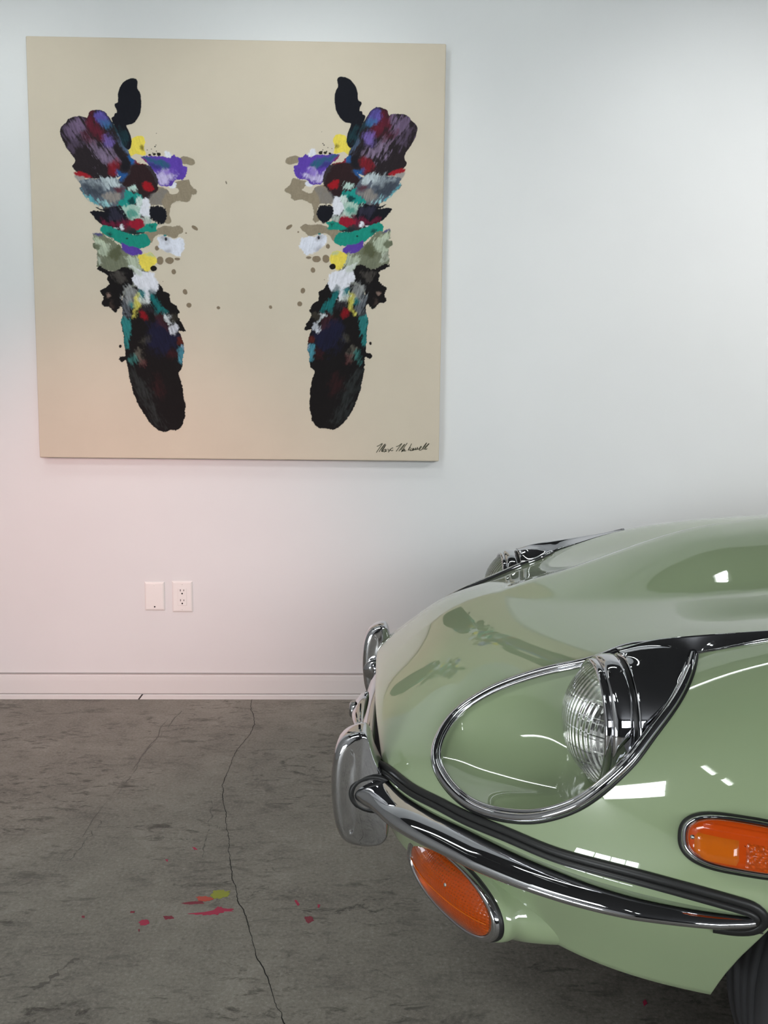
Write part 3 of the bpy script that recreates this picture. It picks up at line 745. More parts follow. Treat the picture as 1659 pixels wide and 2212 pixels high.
# wheels
def wheel_at(a, b):
    wh = empty('wheel', (a, -b, WHZ)); wh.parent = car
    s = 1 if b > 0 else -1
    prof = [(.195, -.070), (.215, -.082), (.255, -.092), (.285, -.090), (.303, -.080), (.313, -.066)]
    for x in (-.045, -.022, 0, .022, .045): prof += [(.319, x-.012), (.320, x-.004), (.320, x+.006), (.313, x+.0075), (.313, x+.0095), (.319, x+.011)] if abs(x) < .04 else [(.319, x-.012), (.320, x), (.3185, x+.011)]
    prof += [(.313, .066), (.303, .080), (.285, .090), (.255, .092), (.215, .082), (.195, .070)]
    prof = sorted(prof[6:-6], key=lambda p: p[1]); prof = [(.195, -.070), (.215, -.082), (.255, -.092), (.285, -.090), (.303, -.080), (.313, -.066)]+prof+[(.313, .066), (.303, .080), (.285, .090), (.255, .092), (.215, .082), (.195, .070)]
    lathe('tyre', prof, M['tyre'], wh, 96, (0, 0, 0), (0, -s, 0), close=True)
    lathe('rim', [(.200, .072), (.205, .078), (.198, .080), (.185, .060), (.180, .02), (.180, -.06), (.200, -.07)], M['chrome'], wh, 64, (0, 0, 0), (0, -s, 0))
    lathe('hub', [(.0001, .075), (.02, .075), (.035, .060), (.050, .055), (.055, .0), (.05, -.04)], M['chrome'], wh, 32, (0, 0, 0), (0, -s, 0))
    sp = None
    for k in range(36):
        t = 2*math.pi*k/36; t2 = t+(.35 if k % 2 else -.35)
        p0 = np.array([.052*math.cos(t), -s*(.05 if k % 3 else .0), .052*math.sin(t)]); p1 = np.array([.184*math.cos(t2), -s*.02, .184*math.sin(t2)])
        tube('spoke', np.array([p0, (p0+p1)/2, p1]), .0026, M['chrome'], wh, 6)
    return wh
w0 = wheel_at(WHX+.03, .635); wheel_at(WHX+.03, -.635); wheel_at(3.238, .635); wheel_at(3.238, -.635)
# layers of paint: colour, edge softness and raggedness (px of 1.6 mm), streakiness, outline in canvas metres
PAINT = [
 ((141, 129, 110), 1, 2, 0, [(-0.2,0.3275),(-0.1877,0.3328),(-0.1755,0.3309),(-0.1613,0.3268),(-0.1504,0.3182),(-0.1502,0.3084),(-0.1638,0.3023),(-0.18,0.3053),(-0.1963,0.3098)]),
 ((141, 129, 110), 1, 3, 0, [(-0.2261,0.2422),(-0.1974,0.2505),(-0.1707,0.2548),(-0.1657,0.239),(-0.1569,0.2272),(-0.1428,0.2174),(-0.147,0.2074),(-0.1614,0.2033),(-0.1658,0.1874),(-0.1783,0.1785),(-0.211,0.1809),(-0.2338,0.1667),(-0.2407,0.1307),(-0.2349,0.1128),(-0.2433,0.1027),(-0.2616,0.1085),(-0.2527,0.1425),(-0.2645,0.1663),(-0.2768,0.1662),(-0.3096,0.1658),(-0.3128,0.2016),(-0.2795,0.2297),(-0.243,0.2163),(-0.2371,0.2044),(-0.2208,0.2026),(-0.2029,0.2167),(-0.2182,0.2285)]),
 ((141, 129, 110), 1, 3, 0, [(-0.2784,0.0903),(-0.2537,0.0978),(-0.2291,0.0948),(-0.2084,0.0999),(-0.1922,0.0872),(-0.1958,0.0752),(-0.2111,0.067),(-0.2175,0.0548),(-0.2462,0.0626),(-0.279,0.0662),(-0.2999,0.05),(-0.3043,0.0379),(-0.3126,0.0338),(-0.3164,0.0458),(-0.3243,0.0617),(-0.3446,0.0696),(-0.3116,0.0779)]),
 ((130, 115, 96), 1, 1, 0, [(-0.1417,0.0832),(-0.1443,0.0818),(-0.1485,0.0821),(-0.1535,0.084),(-0.1582,0.0872),(-0.1618,0.0911),(-0.1635,0.0948),(-0.163,0.0977),(-0.1603,0.0991),(-0.1561,0.0988),(-0.1511,0.0969),(-0.1464,0.0937),(-0.1428,0.0898),(-0.1411,0.0861)]),
 ((130, 115, 96), 1, 1, 0, [(-0.1798,0.0729),(-0.1801,0.0717),(-0.181,0.0707),(-0.1824,0.0701),(-0.1838,0.0701),(-0.1851,0.0707),(-0.186,0.0716),(-0.1863,0.0728),(-0.186,0.0741),(-0.1851,0.0751),(-0.1837,0.0756),(-0.1823,0.0756),(-0.181,0.0751),(-0.1801,0.0741)]),
 ((120, 110, 95), 1, 1, -1, [(-0.0389,0.2472),(-0.0383,0.2449),(-0.0383,0.2428),(-0.0389,0.2415),(-0.0399,0.2411),(-0.0412,0.2418),(-0.0425,0.2434),(-0.0435,0.2455),(-0.0441,0.2479),(-0.0441,0.2499),(-0.0436,0.2513),(-0.0425,0.2516),(-0.0413,0.251),(-0.0399,0.2494)]),
 ((141, 129, 110), 1, 1, 0, [(-0.2791,0.02),(-0.2799,0.0165),(-0.2819,0.0137),(-0.2848,0.0121),(-0.2879,0.0121),(-0.2906,0.0136),(-0.2925,0.0164),(-0.2931,0.0199),(-0.2924,0.0234),(-0.2904,0.0262),(-0.2875,0.0278),(-0.2844,0.0278),(-0.2816,0.0263),(-0.2798,0.0235)]),
 ((130, 115, 96), 1, 1, 0, [(-0.2637,-0.023),(-0.2651,-0.0291),(-0.2687,-0.0341),(-0.2739,-0.0369),(-0.2795,-0.037),(-0.2846,-0.0343),(-0.288,-0.0294),(-0.2891,-0.0232),(-0.2877,-0.017),(-0.2841,-0.0121),(-0.2789,-0.0093),(-0.2733,-0.0092),(-0.2682,-0.0119),(-0.2648,-0.0168)]),
 ((130, 115, 96), 1, 1, 0, [(-0.2277,-0.0226),(-0.2293,-0.0277),(-0.2336,-0.0318),(-0.2398,-0.0342),(-0.2466,-0.0342),(-0.2527,-0.032),(-0.2568,-0.028),(-0.2582,-0.0229),(-0.2566,-0.0178),(-0.2523,-0.0137),(-0.2461,-0.0113),(-0.2393,-0.0113),(-0.2333,-0.0135),(-0.2291,-0.0175)]),
 ((130, 115, 96), 1, 1, 0, [(-0.2054,-0.017),(-0.2065,-0.0192),(-0.2093,-0.021),(-0.2134,-0.022),(-0.218,-0.022),(-0.222,-0.0211),(-0.2248,-0.0194),(-0.2258,-0.0172),(-0.2247,-0.0151),(-0.2219,-0.0133),(-0.2178,-0.0123),(-0.2132,-0.0123),(-0.2092,-0.0132),(-0.2064,-0.0149)]),
 ((130, 115, 96), 1, 1, 0, [(-0.2204,-0.061),(-0.2213,-0.065),(-0.2236,-0.0683),(-0.2269,-0.0701),(-0.2304,-0.0701),(-0.2336,-0.0684),(-0.2357,-0.0652),(-0.2365,-0.0611),(-0.2356,-0.0571),(-0.2333,-0.0539),(-0.2301,-0.052),(-0.2265,-0.052),(-0.2233,-0.0538),(-0.2212,-0.057)]),
 ((130, 115, 96), 1, 1, 0, [(-0.1823,-0.127),(-0.1813,-0.1313),(-0.1819,-0.1354),(-0.184,-0.1385),(-0.1873,-0.14),(-0.191,-0.1396),(-0.1945,-0.1374),(-0.197,-0.1338),(-0.1981,-0.1296),(-0.1975,-0.1255),(-0.1954,-0.1223),(-0.1921,-0.1208),(-0.1884,-0.1212),(-0.1849,-0.1234)]),
 ((130, 115, 96), 1, 1, 0, [(-0.1675,-0.1765),(-0.1685,-0.1803),(-0.1711,-0.1833),(-0.1748,-0.185),(-0.1788,-0.1851),(-0.1825,-0.1834),(-0.1849,-0.1804),(-0.1858,-0.1767),(-0.1848,-0.173),(-0.1822,-0.1699),(-0.1785,-0.1682),(-0.1745,-0.1682),(-0.1708,-0.1698),(-0.1683,-0.1728)]),
 ((130, 115, 96), 1, 1, 0, [(-0.0662,-0.1839),(-0.0669,-0.1864),(-0.0687,-0.1884),(-0.0712,-0.1895),(-0.0739,-0.1896),(-0.0764,-0.1885),(-0.0781,-0.1865),(-0.0787,-0.184),(-0.078,-0.1815),(-0.0763,-0.1795),(-0.0738,-0.1783),(-0.071,-0.1783),(-0.0685,-0.1794),(-0.0668,-0.1814)]),
 ((130, 115, 96), 1, 1, 0, [(-0.2663,-0.095),(-0.2665,-0.0956),(-0.267,-0.0961),(-0.2677,-0.0964),(-0.2685,-0.0964),(-0.2693,-0.0961),(-0.2698,-0.0957),(-0.2699,-0.095),(-0.2697,-0.0944),(-0.2692,-0.0939),(-0.2685,-0.0936),(-0.2677,-0.0936),(-0.2669,-0.0939),(-0.2664,-0.0944)]),
 ((130, 115, 96), 1, 1, 0, [(-0.2784,0.0184),(-0.2792,0.0153),(-0.2812,0.0129),(-0.2842,0.0115),(-0.2874,0.0114),(-0.2903,0.0128),(-0.2922,0.0152),(-0.2929,0.0183),(-0.2921,0.0214),(-0.29,0.0238),(-0.2871,0.0252),(-0.2839,0.0253),(-0.281,0.0239),(-0.279,0.0215)]),
 ((214, 215, 224), 4, 6, 0, [(-0.2547,0.3406),(-0.2492,0.3525),(-0.2383,0.3467),(-0.2299,0.3389),(-0.2278,0.3252),(-0.253,0.3268)]),
 ((214, 215, 224), 3, 4, 0, [(-0.2426,0.2381),(-0.222,0.2463),(-0.2148,0.2384),(-0.2182,0.2285),(-0.2387,0.2262)]),
 ((90, 62, 160), 1, 4, 0, [(-0.3384,0.3278),(-0.2976,0.3314),(-0.2529,0.3288),(-0.2326,0.3251),(-0.2242,0.3378),(-0.2142,0.3285),(-0.1959,0.3275),(-0.1923,0.302),(-0.1761,0.2962),(-0.1777,0.2784),(-0.1849,0.2606),(-0.1974,0.2513),(-0.2178,0.2522),(-0.2262,0.2383),(-0.2427,0.2321),(-0.2673,0.2299),(-0.2792,0.2416),(-0.299,0.2691),(-0.3065,0.3006),(-0.3266,0.3122)]),
 ((200, 190, 222), 8, 14, 0.5, [(-0.2967,0.281),(-0.2746,0.2674),(-0.2537,0.2894),(-0.2334,0.2896),(-0.2377,0.2777),(-0.2134,0.2662),(-0.2198,0.2542),(-0.2424,0.244),(-0.2671,0.2358),(-0.2831,0.2535)]),
 ((120, 90, 185), 8, 12, 0, [(-0.258,0.2814),(-0.2253,0.2858),(-0.2214,0.274),(-0.2542,0.2676)]),
 ((18, 92, 100), 6, 8, 0, [(-0.3463,0.3375),(-0.3181,0.328),(-0.2857,0.3213),(-0.2573,0.3162),(-0.2332,0.2995),(-0.2538,0.2862),(-0.274,0.297),(-0.2982,0.3086),(-0.3183,0.3154)]),
 ((35, 50, 100), 6, 8, 0, [(-0.3144,0.3084),(-0.286,0.3048),(-0.266,0.2892),(-0.2904,0.2889)]),
 ((52, 46, 50), 1, 4, 0, [(-0.3872,0.3272),(-0.3669,0.3274),(-0.3511,0.3079),(-0.3065,0.3006),(-0.2752,0.2417),(-0.3007,0.1977),(-0.3178,0.1618),(-0.3019,0.142),(-0.3026,0.11),(-0.3323,0.0697),(-0.3858,0.0651),(-0.4591,0.0844),(-0.4655,0.1442),(-0.4775,0.156),(-0.4219,0.2479),(-0.4052,0.2599)]),
 ((104, 106, 98), 1, 4, 0, [(-0.3774,-0.0294),(-0.3411,-0.0291),(-0.3165,-0.0609),(-0.3361,-0.1218),(-0.3803,-0.1437),(-0.4115,-0.1512),(-0.4142,-0.1154),(-0.4001,-0.0653)]),
 ((224, 204, 84), 1, 2, 0, [(-0.3696,0.3784),(-0.3632,0.3934),(-0.3448,0.3991),(-0.3266,0.3946),(-0.3201,0.3791),(-0.3254,0.3594),(-0.32,0.3339),(-0.3382,0.3349),(-0.3544,0.3394),(-0.3792,0.3233),(-0.3872,0.3292),(-0.3914,0.3527),(-0.3744,0.3529)]),
 ((40, 34, 20), 5, 4, 0, [(-0.3396,0.3612),(-0.3314,0.3672),(-0.3262,0.3613),(-0.3277,0.3495),(-0.3346,0.3514)]),
 ((38, 34, 28), 1, 1, 0, [(-0.3008,0.3353),(-0.302,0.3329),(-0.3049,0.3315),(-0.3082,0.332),(-0.3103,0.3339),(-0.3102,0.3365),(-0.308,0.3385),(-0.3048,0.339),(-0.3019,0.3377)]),
 ((38, 34, 28), 1, 1, 0, [(-0.2845,0.3379),(-0.2859,0.335),(-0.2893,0.3335),(-0.2931,0.334),(-0.2956,0.3362),(-0.2955,0.3392),(-0.2929,0.3416),(-0.2891,0.3422),(-0.2857,0.3407)]),
 ((38, 34, 28), 1, 1, 0, [(-0.2666,0.3381),(-0.2684,0.3344),(-0.2727,0.3324),(-0.2777,0.3331),(-0.2808,0.336),(-0.2807,0.3399),(-0.2774,0.3429),(-0.2725,0.3436),(-0.2682,0.3417)]),
 ((38, 34, 28), 1, 1, 0, [(-0.2979,0.355),(-0.2984,0.354),(-0.2996,0.3534),(-0.301,0.3536),(-0.3019,0.3544),(-0.3018,0.3555),(-0.3009,0.3563),(-0.2996,0.3565),(-0.2984,0.356)]),
 ((38, 34, 28), 1, 1, 0, [(-0.2843,0.3638),(-0.285,0.3624),(-0.2867,0.3616),(-0.2886,0.3619),(-0.2898,0.363),(-0.2898,0.3645),(-0.2885,0.3657),(-0.2866,0.3659),(-0.2849,0.3652)]),
 ((38, 34, 28), 1, 1, 0, [(-0.2818,0.3689),(-0.2823,0.3679),(-0.2835,0.3674),(-0.2848,0.3675),(-0.2857,0.3684),(-0.2857,0.3694),(-0.2848,0.3703),(-0.2834,0.3705),(-0.2822,0.3699)]),
 ((38, 34, 28), 1, 1, 0, [(-0.3126,0.3517),(-0.313,0.3509),(-0.314,0.3504),(-0.3151,0.3506),(-0.3158,0.3512),(-0.3158,0.3521),(-0.315,0.3527),(-0.3139,0.3529),(-0.313,0.3525)]),
 ((38, 34, 28), 1, 1, 0, [(-0.2806,0.3481),(-0.2811,0.3471),(-0.2823,0.3466),(-0.2837,0.3467),(-0.2845,0.3476),(-0.2845,0.3486),(-0.2836,0.3495),(-0.2822,0.3497),(-0.281,0.3491)]),
 ((38, 34, 28), 1, 1, 0, [(-0.2801,0.4085),(-0.2805,0.4077),(-0.2814,0.4073),(-0.2825,0.4074),(-0.2832,0.4081),(-0.2832,0.4089),(-0.2825,0.4096),(-0.2814,0.4098),(-0.2804,0.4093)]),
 ((38, 34, 28), 1, 1, 0, [(-0.2929,0.3421),(-0.2935,0.3409),(-0.295,0.3402),(-0.2966,0.3404),(-0.2977,0.3414),(-0.2976,0.3427),(-0.2965,0.3437),(-0.2949,0.3439),(-0.2935,0.3433)]),
 ((38, 34, 28), 1, 1, 0, [(-0.2766,0.3423),(-0.2772,0.3411),(-0.2787,0.3404),(-0.2803,0.3406),(-0.2814,0.3416),(-0.2814,0.3429),(-0.2803,0.3439),(-0.2786,0.3441),(-0.2772,0.3435)]),
 ((38, 31, 35), 0.8, 2, 0, [(-0.6157,0.4106),(-0.6091,0.4263),(-0.5946,0.4381),(-0.5861,0.4499),(-0.5697,0.4579),(-0.5454,0.4613),(-0.5273,0.4585),(-0.5205,0.4547),(-0.5162,0.4633),(-0.5118,0.475),(-0.4963,0.4822),(-0.472,0.4837),(-0.4561,0.4749),(-0.4405,0.4557),(-0.425,0.4325),(-0.4016,0.3976),(-0.3824,0.3548),(-0.3709,0.3274),(-0.3716,0.2998),(-0.3845,0.276),(-0.4216,0.2558),(-0.4706,0.2532),(-0.5235,0.2538),(-0.5674,0.2797),(-0.5762,0.2954),(-0.5686,0.3045),(-0.5654,0.3152),(-0.5816,0.3405),(-0.601,0.3677),(-0.6115,0.3911)]),
 ((128, 108, 140), 14, 22, 1, [(-0.5908,0.4304),(-0.5659,0.4502),(-0.5415,0.4544),(-0.5302,0.4312),(-0.5271,0.4),(-0.5596,0.3956),(-0.5794,0.4071)]),
 ((88, 74, 96), 14, 22, 1, [(-0.6075,0.4146),(-0.5867,0.4304),(-0.5676,0.3995),(-0.5278,0.3765),(-0.5407,0.3528),(-0.5807,0.368)]),
 ((100, 24, 44), 12, 14, 0.5, [(-0.5169,0.4664),(-0.5106,0.4762),(-0.4964,0.4783),(-0.4908,0.4628),(-0.4816,0.4318),(-0.458,0.4086),(-0.4546,0.3852),(-0.4791,0.381),(-0.4987,0.4003),(-0.5185,0.4157),(-0.5239,0.439)]),
 ((96, 86, 168), 8, 8, 0.4, [(-0.492,0.4648),(-0.4802,0.4805),(-0.4641,0.4787),(-0.4485,0.4595),(-0.4371,0.4323),(-0.4655,0.43),(-0.4872,0.4473)]),
 ((50, 100, 140), 8, 10, 0.5, [(-0.4752,0.4455),(-0.4448,0.4478),(-0.4332,0.4265),(-0.4497,0.4166)]),
 ((122, 102, 180), 10, 12, 0.5, [(-0.4583,0.3969),(-0.4359,0.4011),(-0.4306,0.3738),(-0.4433,0.354),(-0.4594,0.3617)]),
 ((138, 120, 148), 12, 22, 1, [(-0.5116,0.3767),(-0.4835,0.3692),(-0.4396,0.3423),(-0.424,0.3189),(-0.4448,0.3029),(-0.4769,0.3143),(-0.5005,0.3415)]),
 ((80, 28, 42), 10, 16, 0.8, [(-0.543,0.4076),(-0.519,0.4001),(-0.4916,0.3691),(-0.5277,0.3804)]),
 ((26, 58, 68), 10, 14, 0.6, [(-0.4327,0.4441),(-0.4007,0.4328),(-0.3812,0.4018),(-0.3861,0.3704),(-0.41,0.3858)]),
 ((90, 110, 140), 12, 16, 1, [(-0.4098,0.3936),(-0.3822,0.3626),(-0.3787,0.343),(-0.3987,0.3546)]),
 ((124, 24, 36), 8, 10, 0.3, [(-0.4528,0.3067),(-0.4281,0.3188),(-0.4103,0.2993),(-0.4169,0.2796),(-0.4256,0.2597),(-0.4498,0.2673)]),
 ((19, 20, 28), 6, 8, 0, [(-0.4036,0.3231),(-0.3913,0.3271),(-0.3775,0.3076),(-0.3822,0.2859),(-0.4045,0.2876)]),
 ((24, 22, 26), 10, 14, 0.5, [(-0.4393,0.3541),(-0.4188,0.3622),(-0.3951,0.335),(-0.4038,0.3152),(-0.4275,0.3385)]),
 ((32, 92, 158), 6, 8, 0, [(-0.379,0.3293),(-0.3607,0.3314),(-0.3584,0.3079),(-0.3715,0.3038)]),
 ((32, 92, 158), 7, 8, 0, [(-0.4209,0.2834),(-0.4008,0.2738),(-0.3845,0.276),(-0.4056,0.2473),(-0.4216,0.2558)]),
 ((140, 22, 32), 5, 6, 0, [(-0.3568,0.3217),(-0.3465,0.3308),(-0.3264,0.3201),(-0.3137,0.3044),(-0.3391,0.2974),(-0.3593,0.3059)]),
 ((19, 20, 28), 0.8, 1, 0, [(-0.3583,0.5898),(-0.3463,0.5868),(-0.3421,0.5772),(-0.3449,0.5586),(-0.3352,0.5425),(-0.3308,0.5077),(-0.3348,0.4765),(-0.3475,0.453),(-0.3674,0.4364),(-0.3844,0.4338),(-0.3769,0.4136),(-0.3693,0.3941),(-0.3672,0.3785),(-0.3701,0.3608),(-0.3785,0.3509),(-0.3905,0.3586),(-0.4021,0.378),(-0.4173,0.417),(-0.4308,0.4402),(-0.4351,0.4597),(-0.4262,0.4629),(-0.4247,0.473),(-0.417,0.4735),(-0.4193,0.4902),(-0.4233,0.494),(-0.4238,0.5033),(-0.4136,0.5074),(-0.4121,0.5337),(-0.4054,0.5571),(-0.3888,0.5785),(-0.3724,0.5872)]),
 ((26, 58, 66), 10, 14, 0.8, [(-0.4091,0.421),(-0.393,0.4173),(-0.3777,0.3823),(-0.3863,0.3626),(-0.402,0.382)]),
 ((43, 27, 30), 3, 9, 0, [(-0.3716,0.2998),(-0.3431,0.3021),(-0.3148,0.2926),(-0.3029,0.277),(-0.2832,0.2495),(-0.2775,0.2298),(-0.288,0.2138),(-0.3129,0.1976),(-0.3253,0.1935),(-0.3495,0.2051),(-0.3531,0.2249),(-0.3734,0.2287),(-0.406,0.2322),(-0.3973,0.2521),(-0.3805,0.2721)]),
 ((146, 20, 30), 4, 6, 0, [(-0.3323,0.241),(-0.3118,0.2444),(-0.291,0.2256),(-0.3043,0.2156),(-0.3287,0.2212)]),
 ((150, 28, 38), 3, 3, 0, [(-0.5696,0.273),(-0.5512,0.2772),(-0.5231,0.2665),(-0.5071,0.2568),(-0.5316,0.2537),(-0.5639,0.262)]),
 ((150, 145, 142), 3, 3, 0, [(-0.5671,0.2628),(-0.5316,0.2545),(-0.5402,0.2386),(-0.5484,0.2365)]),
 ((84, 92, 104), 1.5, 4, 0, [(-0.5524,0.2404),(-0.5317,0.2506),(-0.4705,0.2552),(-0.4378,0.2596),(-0.4058,0.2402),(-0.39,0.2205),(-0.3823,0.2008),(-0.4036,0.1688),(-0.4325,0.1573),(-0.4651,0.1593),(-0.4895,0.1638),(-0.5053,0.1815),(-0.5333,0.1991),(-0.5492,0.2108),(-0.5538,0.2206),(-0.5447,0.2247)]),
 ((190, 202, 206), 6, 12, 1, [(-0.4747,0.2512),(-0.442,0.2575),(-0.4138,0.244),(-0.406,0.2322),(-0.4387,0.2279),(-0.4629,0.2355)]),
 ((150, 160, 166), 9, 16, 1, [(-0.5318,0.2466),(-0.491,0.251),(-0.4549,0.2317),(-0.4798,0.2155),(-0.52,0.2349)]),
 ((36, 42, 54), 10, 16, 0.7, [(-0.5283,0.2308),(-0.4955,0.2352),(-0.4677,0.2117),(-0.4809,0.1798),(-0.505,0.1915),(-0.5289,0.211)]),
 ((150, 140, 130), 10, 16, 0.5, [(-0.4684,0.1879),(-0.4393,0.2081),(-0.4068,0.2005),(-0.4198,0.1726),(-0.4486,0.1663)]),
 ((84, 24, 36), 8, 8, 0.4, [(-0.4368,0.222),(-0.4102,0.227),(-0.3961,0.2205),(-0.4025,0.2085),(-0.427,0.209)]),
 ((84, 150, 162), 4, 8, 1, [(-0.551,0.2207),(-0.5333,0.2011),(-0.5052,0.1835),(-0.4894,0.1658),(-0.5094,0.1795),(-0.5374,0.199)]),
 ((150, 200, 205), 6, 12, 1, [(-0.4848,0.1837),(-0.4649,0.1681),(-0.4487,0.1603),(-0.4773,0.162)]),
 ((19, 20, 28), 1.2, 3, 0, [(-0.4978,0.1578),(-0.4736,0.1501),(-0.4407,0.1556),(-0.4079,0.1607),(-0.3878,0.145),(-0.3883,0.1251),(-0.3844,0.1171),(-0.3891,0.0931),(-0.4303,0.0879),(-0.467,0.0923),(-0.4951,0.1111),(-0.5129,0.1309),(-0.5196,0.1396),(-0.5064,0.1445),(-0.4656,0.1418),(-0.4859,0.1479)]),
 ((50, 48, 66), 10, 16, 0.8, [(-0.4492,0.1444),(-0.4082,0.1488),(-0.4007,0.121),(-0.4418,0.1165)]),
 ((28, 136, 128), 3, 7, 0.6, [(-0.3941,0.2185),(-0.3739,0.2088),(-0.3415,0.1993),(-0.3357,0.1854),(-0.3585,0.1732),(-0.3834,0.1562),(-0.4079,0.1607),(-0.4221,0.1646),(-0.4072,0.1846),(-0.3906,0.1967)]),
 ((188, 214, 206), 5, 9, 1, [(-0.3837,0.2266),(-0.3571,0.2296),(-0.3513,0.217),(-0.3738,0.2148)]),
 ((160, 188, 176), 4, 10, 0.6, [(-0.4079,0.1607),(-0.375,0.1683),(-0.3423,0.1675),(-0.3366,0.1456),(-0.3434,0.1216),(-0.3843,0.1211),(-0.3961,0.141)]),
 ((190, 205, 200), 4, 9, 0.6, [(-0.3539,0.1932),(-0.3357,0.1854),(-0.3424,0.1615),(-0.3588,0.1613)]),
 ((30, 130, 116), 6, 9, 0.5, [(-0.3877,0.149),(-0.3672,0.1512),(-0.3544,0.1374),(-0.372,0.1233),(-0.3882,0.1291)]),
 ((14, 62, 64), 4, 6, 0, [(-0.3869,0.1809),(-0.3662,0.193),(-0.3626,0.1732),(-0.375,0.1671)]),
 ((214, 215, 224), 3, 9, 0, [(-0.3398,0.1834),(-0.3212,0.1927),(-0.3092,0.1818),(-0.3096,0.1618),(-0.3019,0.142),(-0.3105,0.1239),(-0.3309,0.1277),(-0.349,0.1415),(-0.3424,0.1615)]),
 ((120, 116, 114), 5, 10, 0, [(-0.3087,0.2016),(-0.2757,0.2179),(-0.243,0.2183),(-0.2597,0.1982),(-0.2646,0.1643),(-0.2933,0.162),(-0.3095,0.1678)]),
 ((180, 190, 182), 5, 10, 0.5, [(-0.3474,0.1255),(-0.3105,0.1259),(-0.2904,0.1062),(-0.3275,0.0978),(-0.3519,0.1055)]),
 ((19, 20, 28), 2.2, 5, 0, [(-0.3077,0.1571),(-0.281,0.163),(-0.2606,0.1564),(-0.2508,0.1386),(-0.2524,0.1186),(-0.2679,0.1024),(-0.2823,0.1015),(-0.2984,0.1141),(-0.3104,0.1279)]),
 ((104, 26, 52), 8, 12, 0.6, [(-0.4788,0.1101),(-0.4421,0.1037),(-0.4009,0.115),(-0.3761,0.1212),(-0.3768,0.0932),(-0.3852,0.0871),(-0.4099,0.0841),(-0.4426,0.0885),(-0.4669,0.0955)]),
 ((140, 24, 44), 4, 7, 0.3, [(-0.3889,0.1031),(-0.3598,0.1182),(-0.3303,0.1185),(-0.331,0.0897),(-0.3443,0.0816),(-0.3769,0.0892)]),
 ((214, 215, 224), 4, 5, 0, [(-0.4145,0.096),(-0.4054,0.0989),(-0.4,0.085),(-0.41,0.0785)]),
 ((214, 215, 224), 3, 4, 0, [(-0.4365,0.0846),(-0.4213,0.0848),(-0.4264,0.0783)]),
 ((24, 134, 118), 1.2, 4, 0, [(-0.4845,0.0821),(-0.471,0.0954),(-0.4426,0.0877),(-0.4101,0.0761),(-0.3693,0.0653),(-0.3242,0.0658),(-0.3122,0.0498),(-0.3084,0.0346),(-0.3334,0.0207),(-0.3541,0.0164),(-0.3869,0.0201),(-0.4114,0.0279),(-0.4315,0.0438),(-0.4516,0.0564),(-0.48,0.0673)]),
 ((24, 134, 118), 2, 4, 0, [(-0.3317,0.0937),(-0.3109,0.106),(-0.2815,0.1023),(-0.2908,0.0902),(-0.2828,0.0802),(-0.3034,0.074),(-0.3281,0.0749),(-0.361,0.0726)]),
 ((20, 40, 44), 5, 7, 0, [(-0.4636,0.0683),(-0.4492,0.0716),(-0.4392,0.0605),(-0.4516,0.0564)]),
 ((20, 40, 44), 5, 6, 0, [(-0.3855,0.0771),(-0.3526,0.0767),(-0.3364,0.0696),(-0.3734,0.0652)]),
 ((20, 50, 50), 5, 5, 0, [(-0.3111,0.098),(-0.2968,0.0973),(-0.3032,0.086)]),
 ((20, 70, 60), 1, 1, 0, [(-0.3869,0.0511),(-0.3874,0.0497),(-0.3886,0.0485),(-0.3902,0.0479),(-0.392,0.0479),(-0.3937,0.0485),(-0.3948,0.0496),(-0.3952,0.051),(-0.3947,0.0524),(-0.3935,0.0535),(-0.3919,0.0541),(-0.3901,0.0542),(-0.3884,0.0535),(-0.3873,0.0524)]),
 ((112, 116, 97), 1.5, 6, 0.5, [(-0.5068,0.0646),(-0.4923,0.068),(-0.4597,0.0603),(-0.4357,0.0405),(-0.4077,0.0127),(-0.3793,-0.0032),(-0.3632,-0.0171),(-0.3881,-0.0282),(-0.4294,-0.0299),(-0.4991,-0.0225),(-0.4994,-0.0044),(-0.4942,0.0037),(-0.5102,0.0196),(-0.5106,0.0309),(-0.4974,0.0358),(-0.5102,0.0437),(-0.505,0.0558)]),
 ((80, 76, 120), 4, 5, 0, [(-0.5067,0.0678),(-0.4923,0.0688),(-0.4802,0.0601),(-0.4966,0.0599)]),
 ((172, 182, 156), 6, 10, 1, [(-0.505,0.0538),(-0.4683,0.0462),(-0.4441,0.0324),(-0.4527,0.0202),(-0.4893,0.0311)]),
 ((172, 182, 156), 6, 10, 1, [(-0.4901,0.0038),(-0.4609,0.0181),(-0.4284,0.0044),(-0.4619,-0.0161)]),
 ((76, 80, 56), 5, 8, 0.4, [(-0.5099,0.0277),(-0.4934,0.0319),(-0.4814,0.0199),(-0.4981,0.0109)]),
 ((86, 60, 150), 2.5, 4, 0, [(-0.4111,0.0367),(-0.3868,0.0241),(-0.3499,0.0213),(-0.3359,0.0053),(-0.3465,-0.0077),(-0.3712,-0.0079),(-0.3957,-0.0001),(-0.4097,0.0118)]),
 ((213, 216, 228), 2.5, 8, 0, [(-0.2884,0.0481),(-0.2666,0.0664),(-0.2504,0.0585),(-0.2134,0.0549),(-0.1909,0.0471),(-0.1886,0.019),(-0.2064,-0.0103),(-0.2269,-0.0024),(-0.2473,0.0055),(-0.2636,0.0133),(-0.2798,0.0293)]),
 ((120, 116, 124), 10, 12, 0.4, [(-0.2728,0.0643),(-0.2462,0.0606),(-0.2487,0.0405),(-0.2693,0.0402)]),
 ((140, 136, 144), 10, 10, 0, [(-0.2615,0.0182),(-0.2381,0.0152),(-0.2433,0.0003),(-0.2598,0.0021)]),
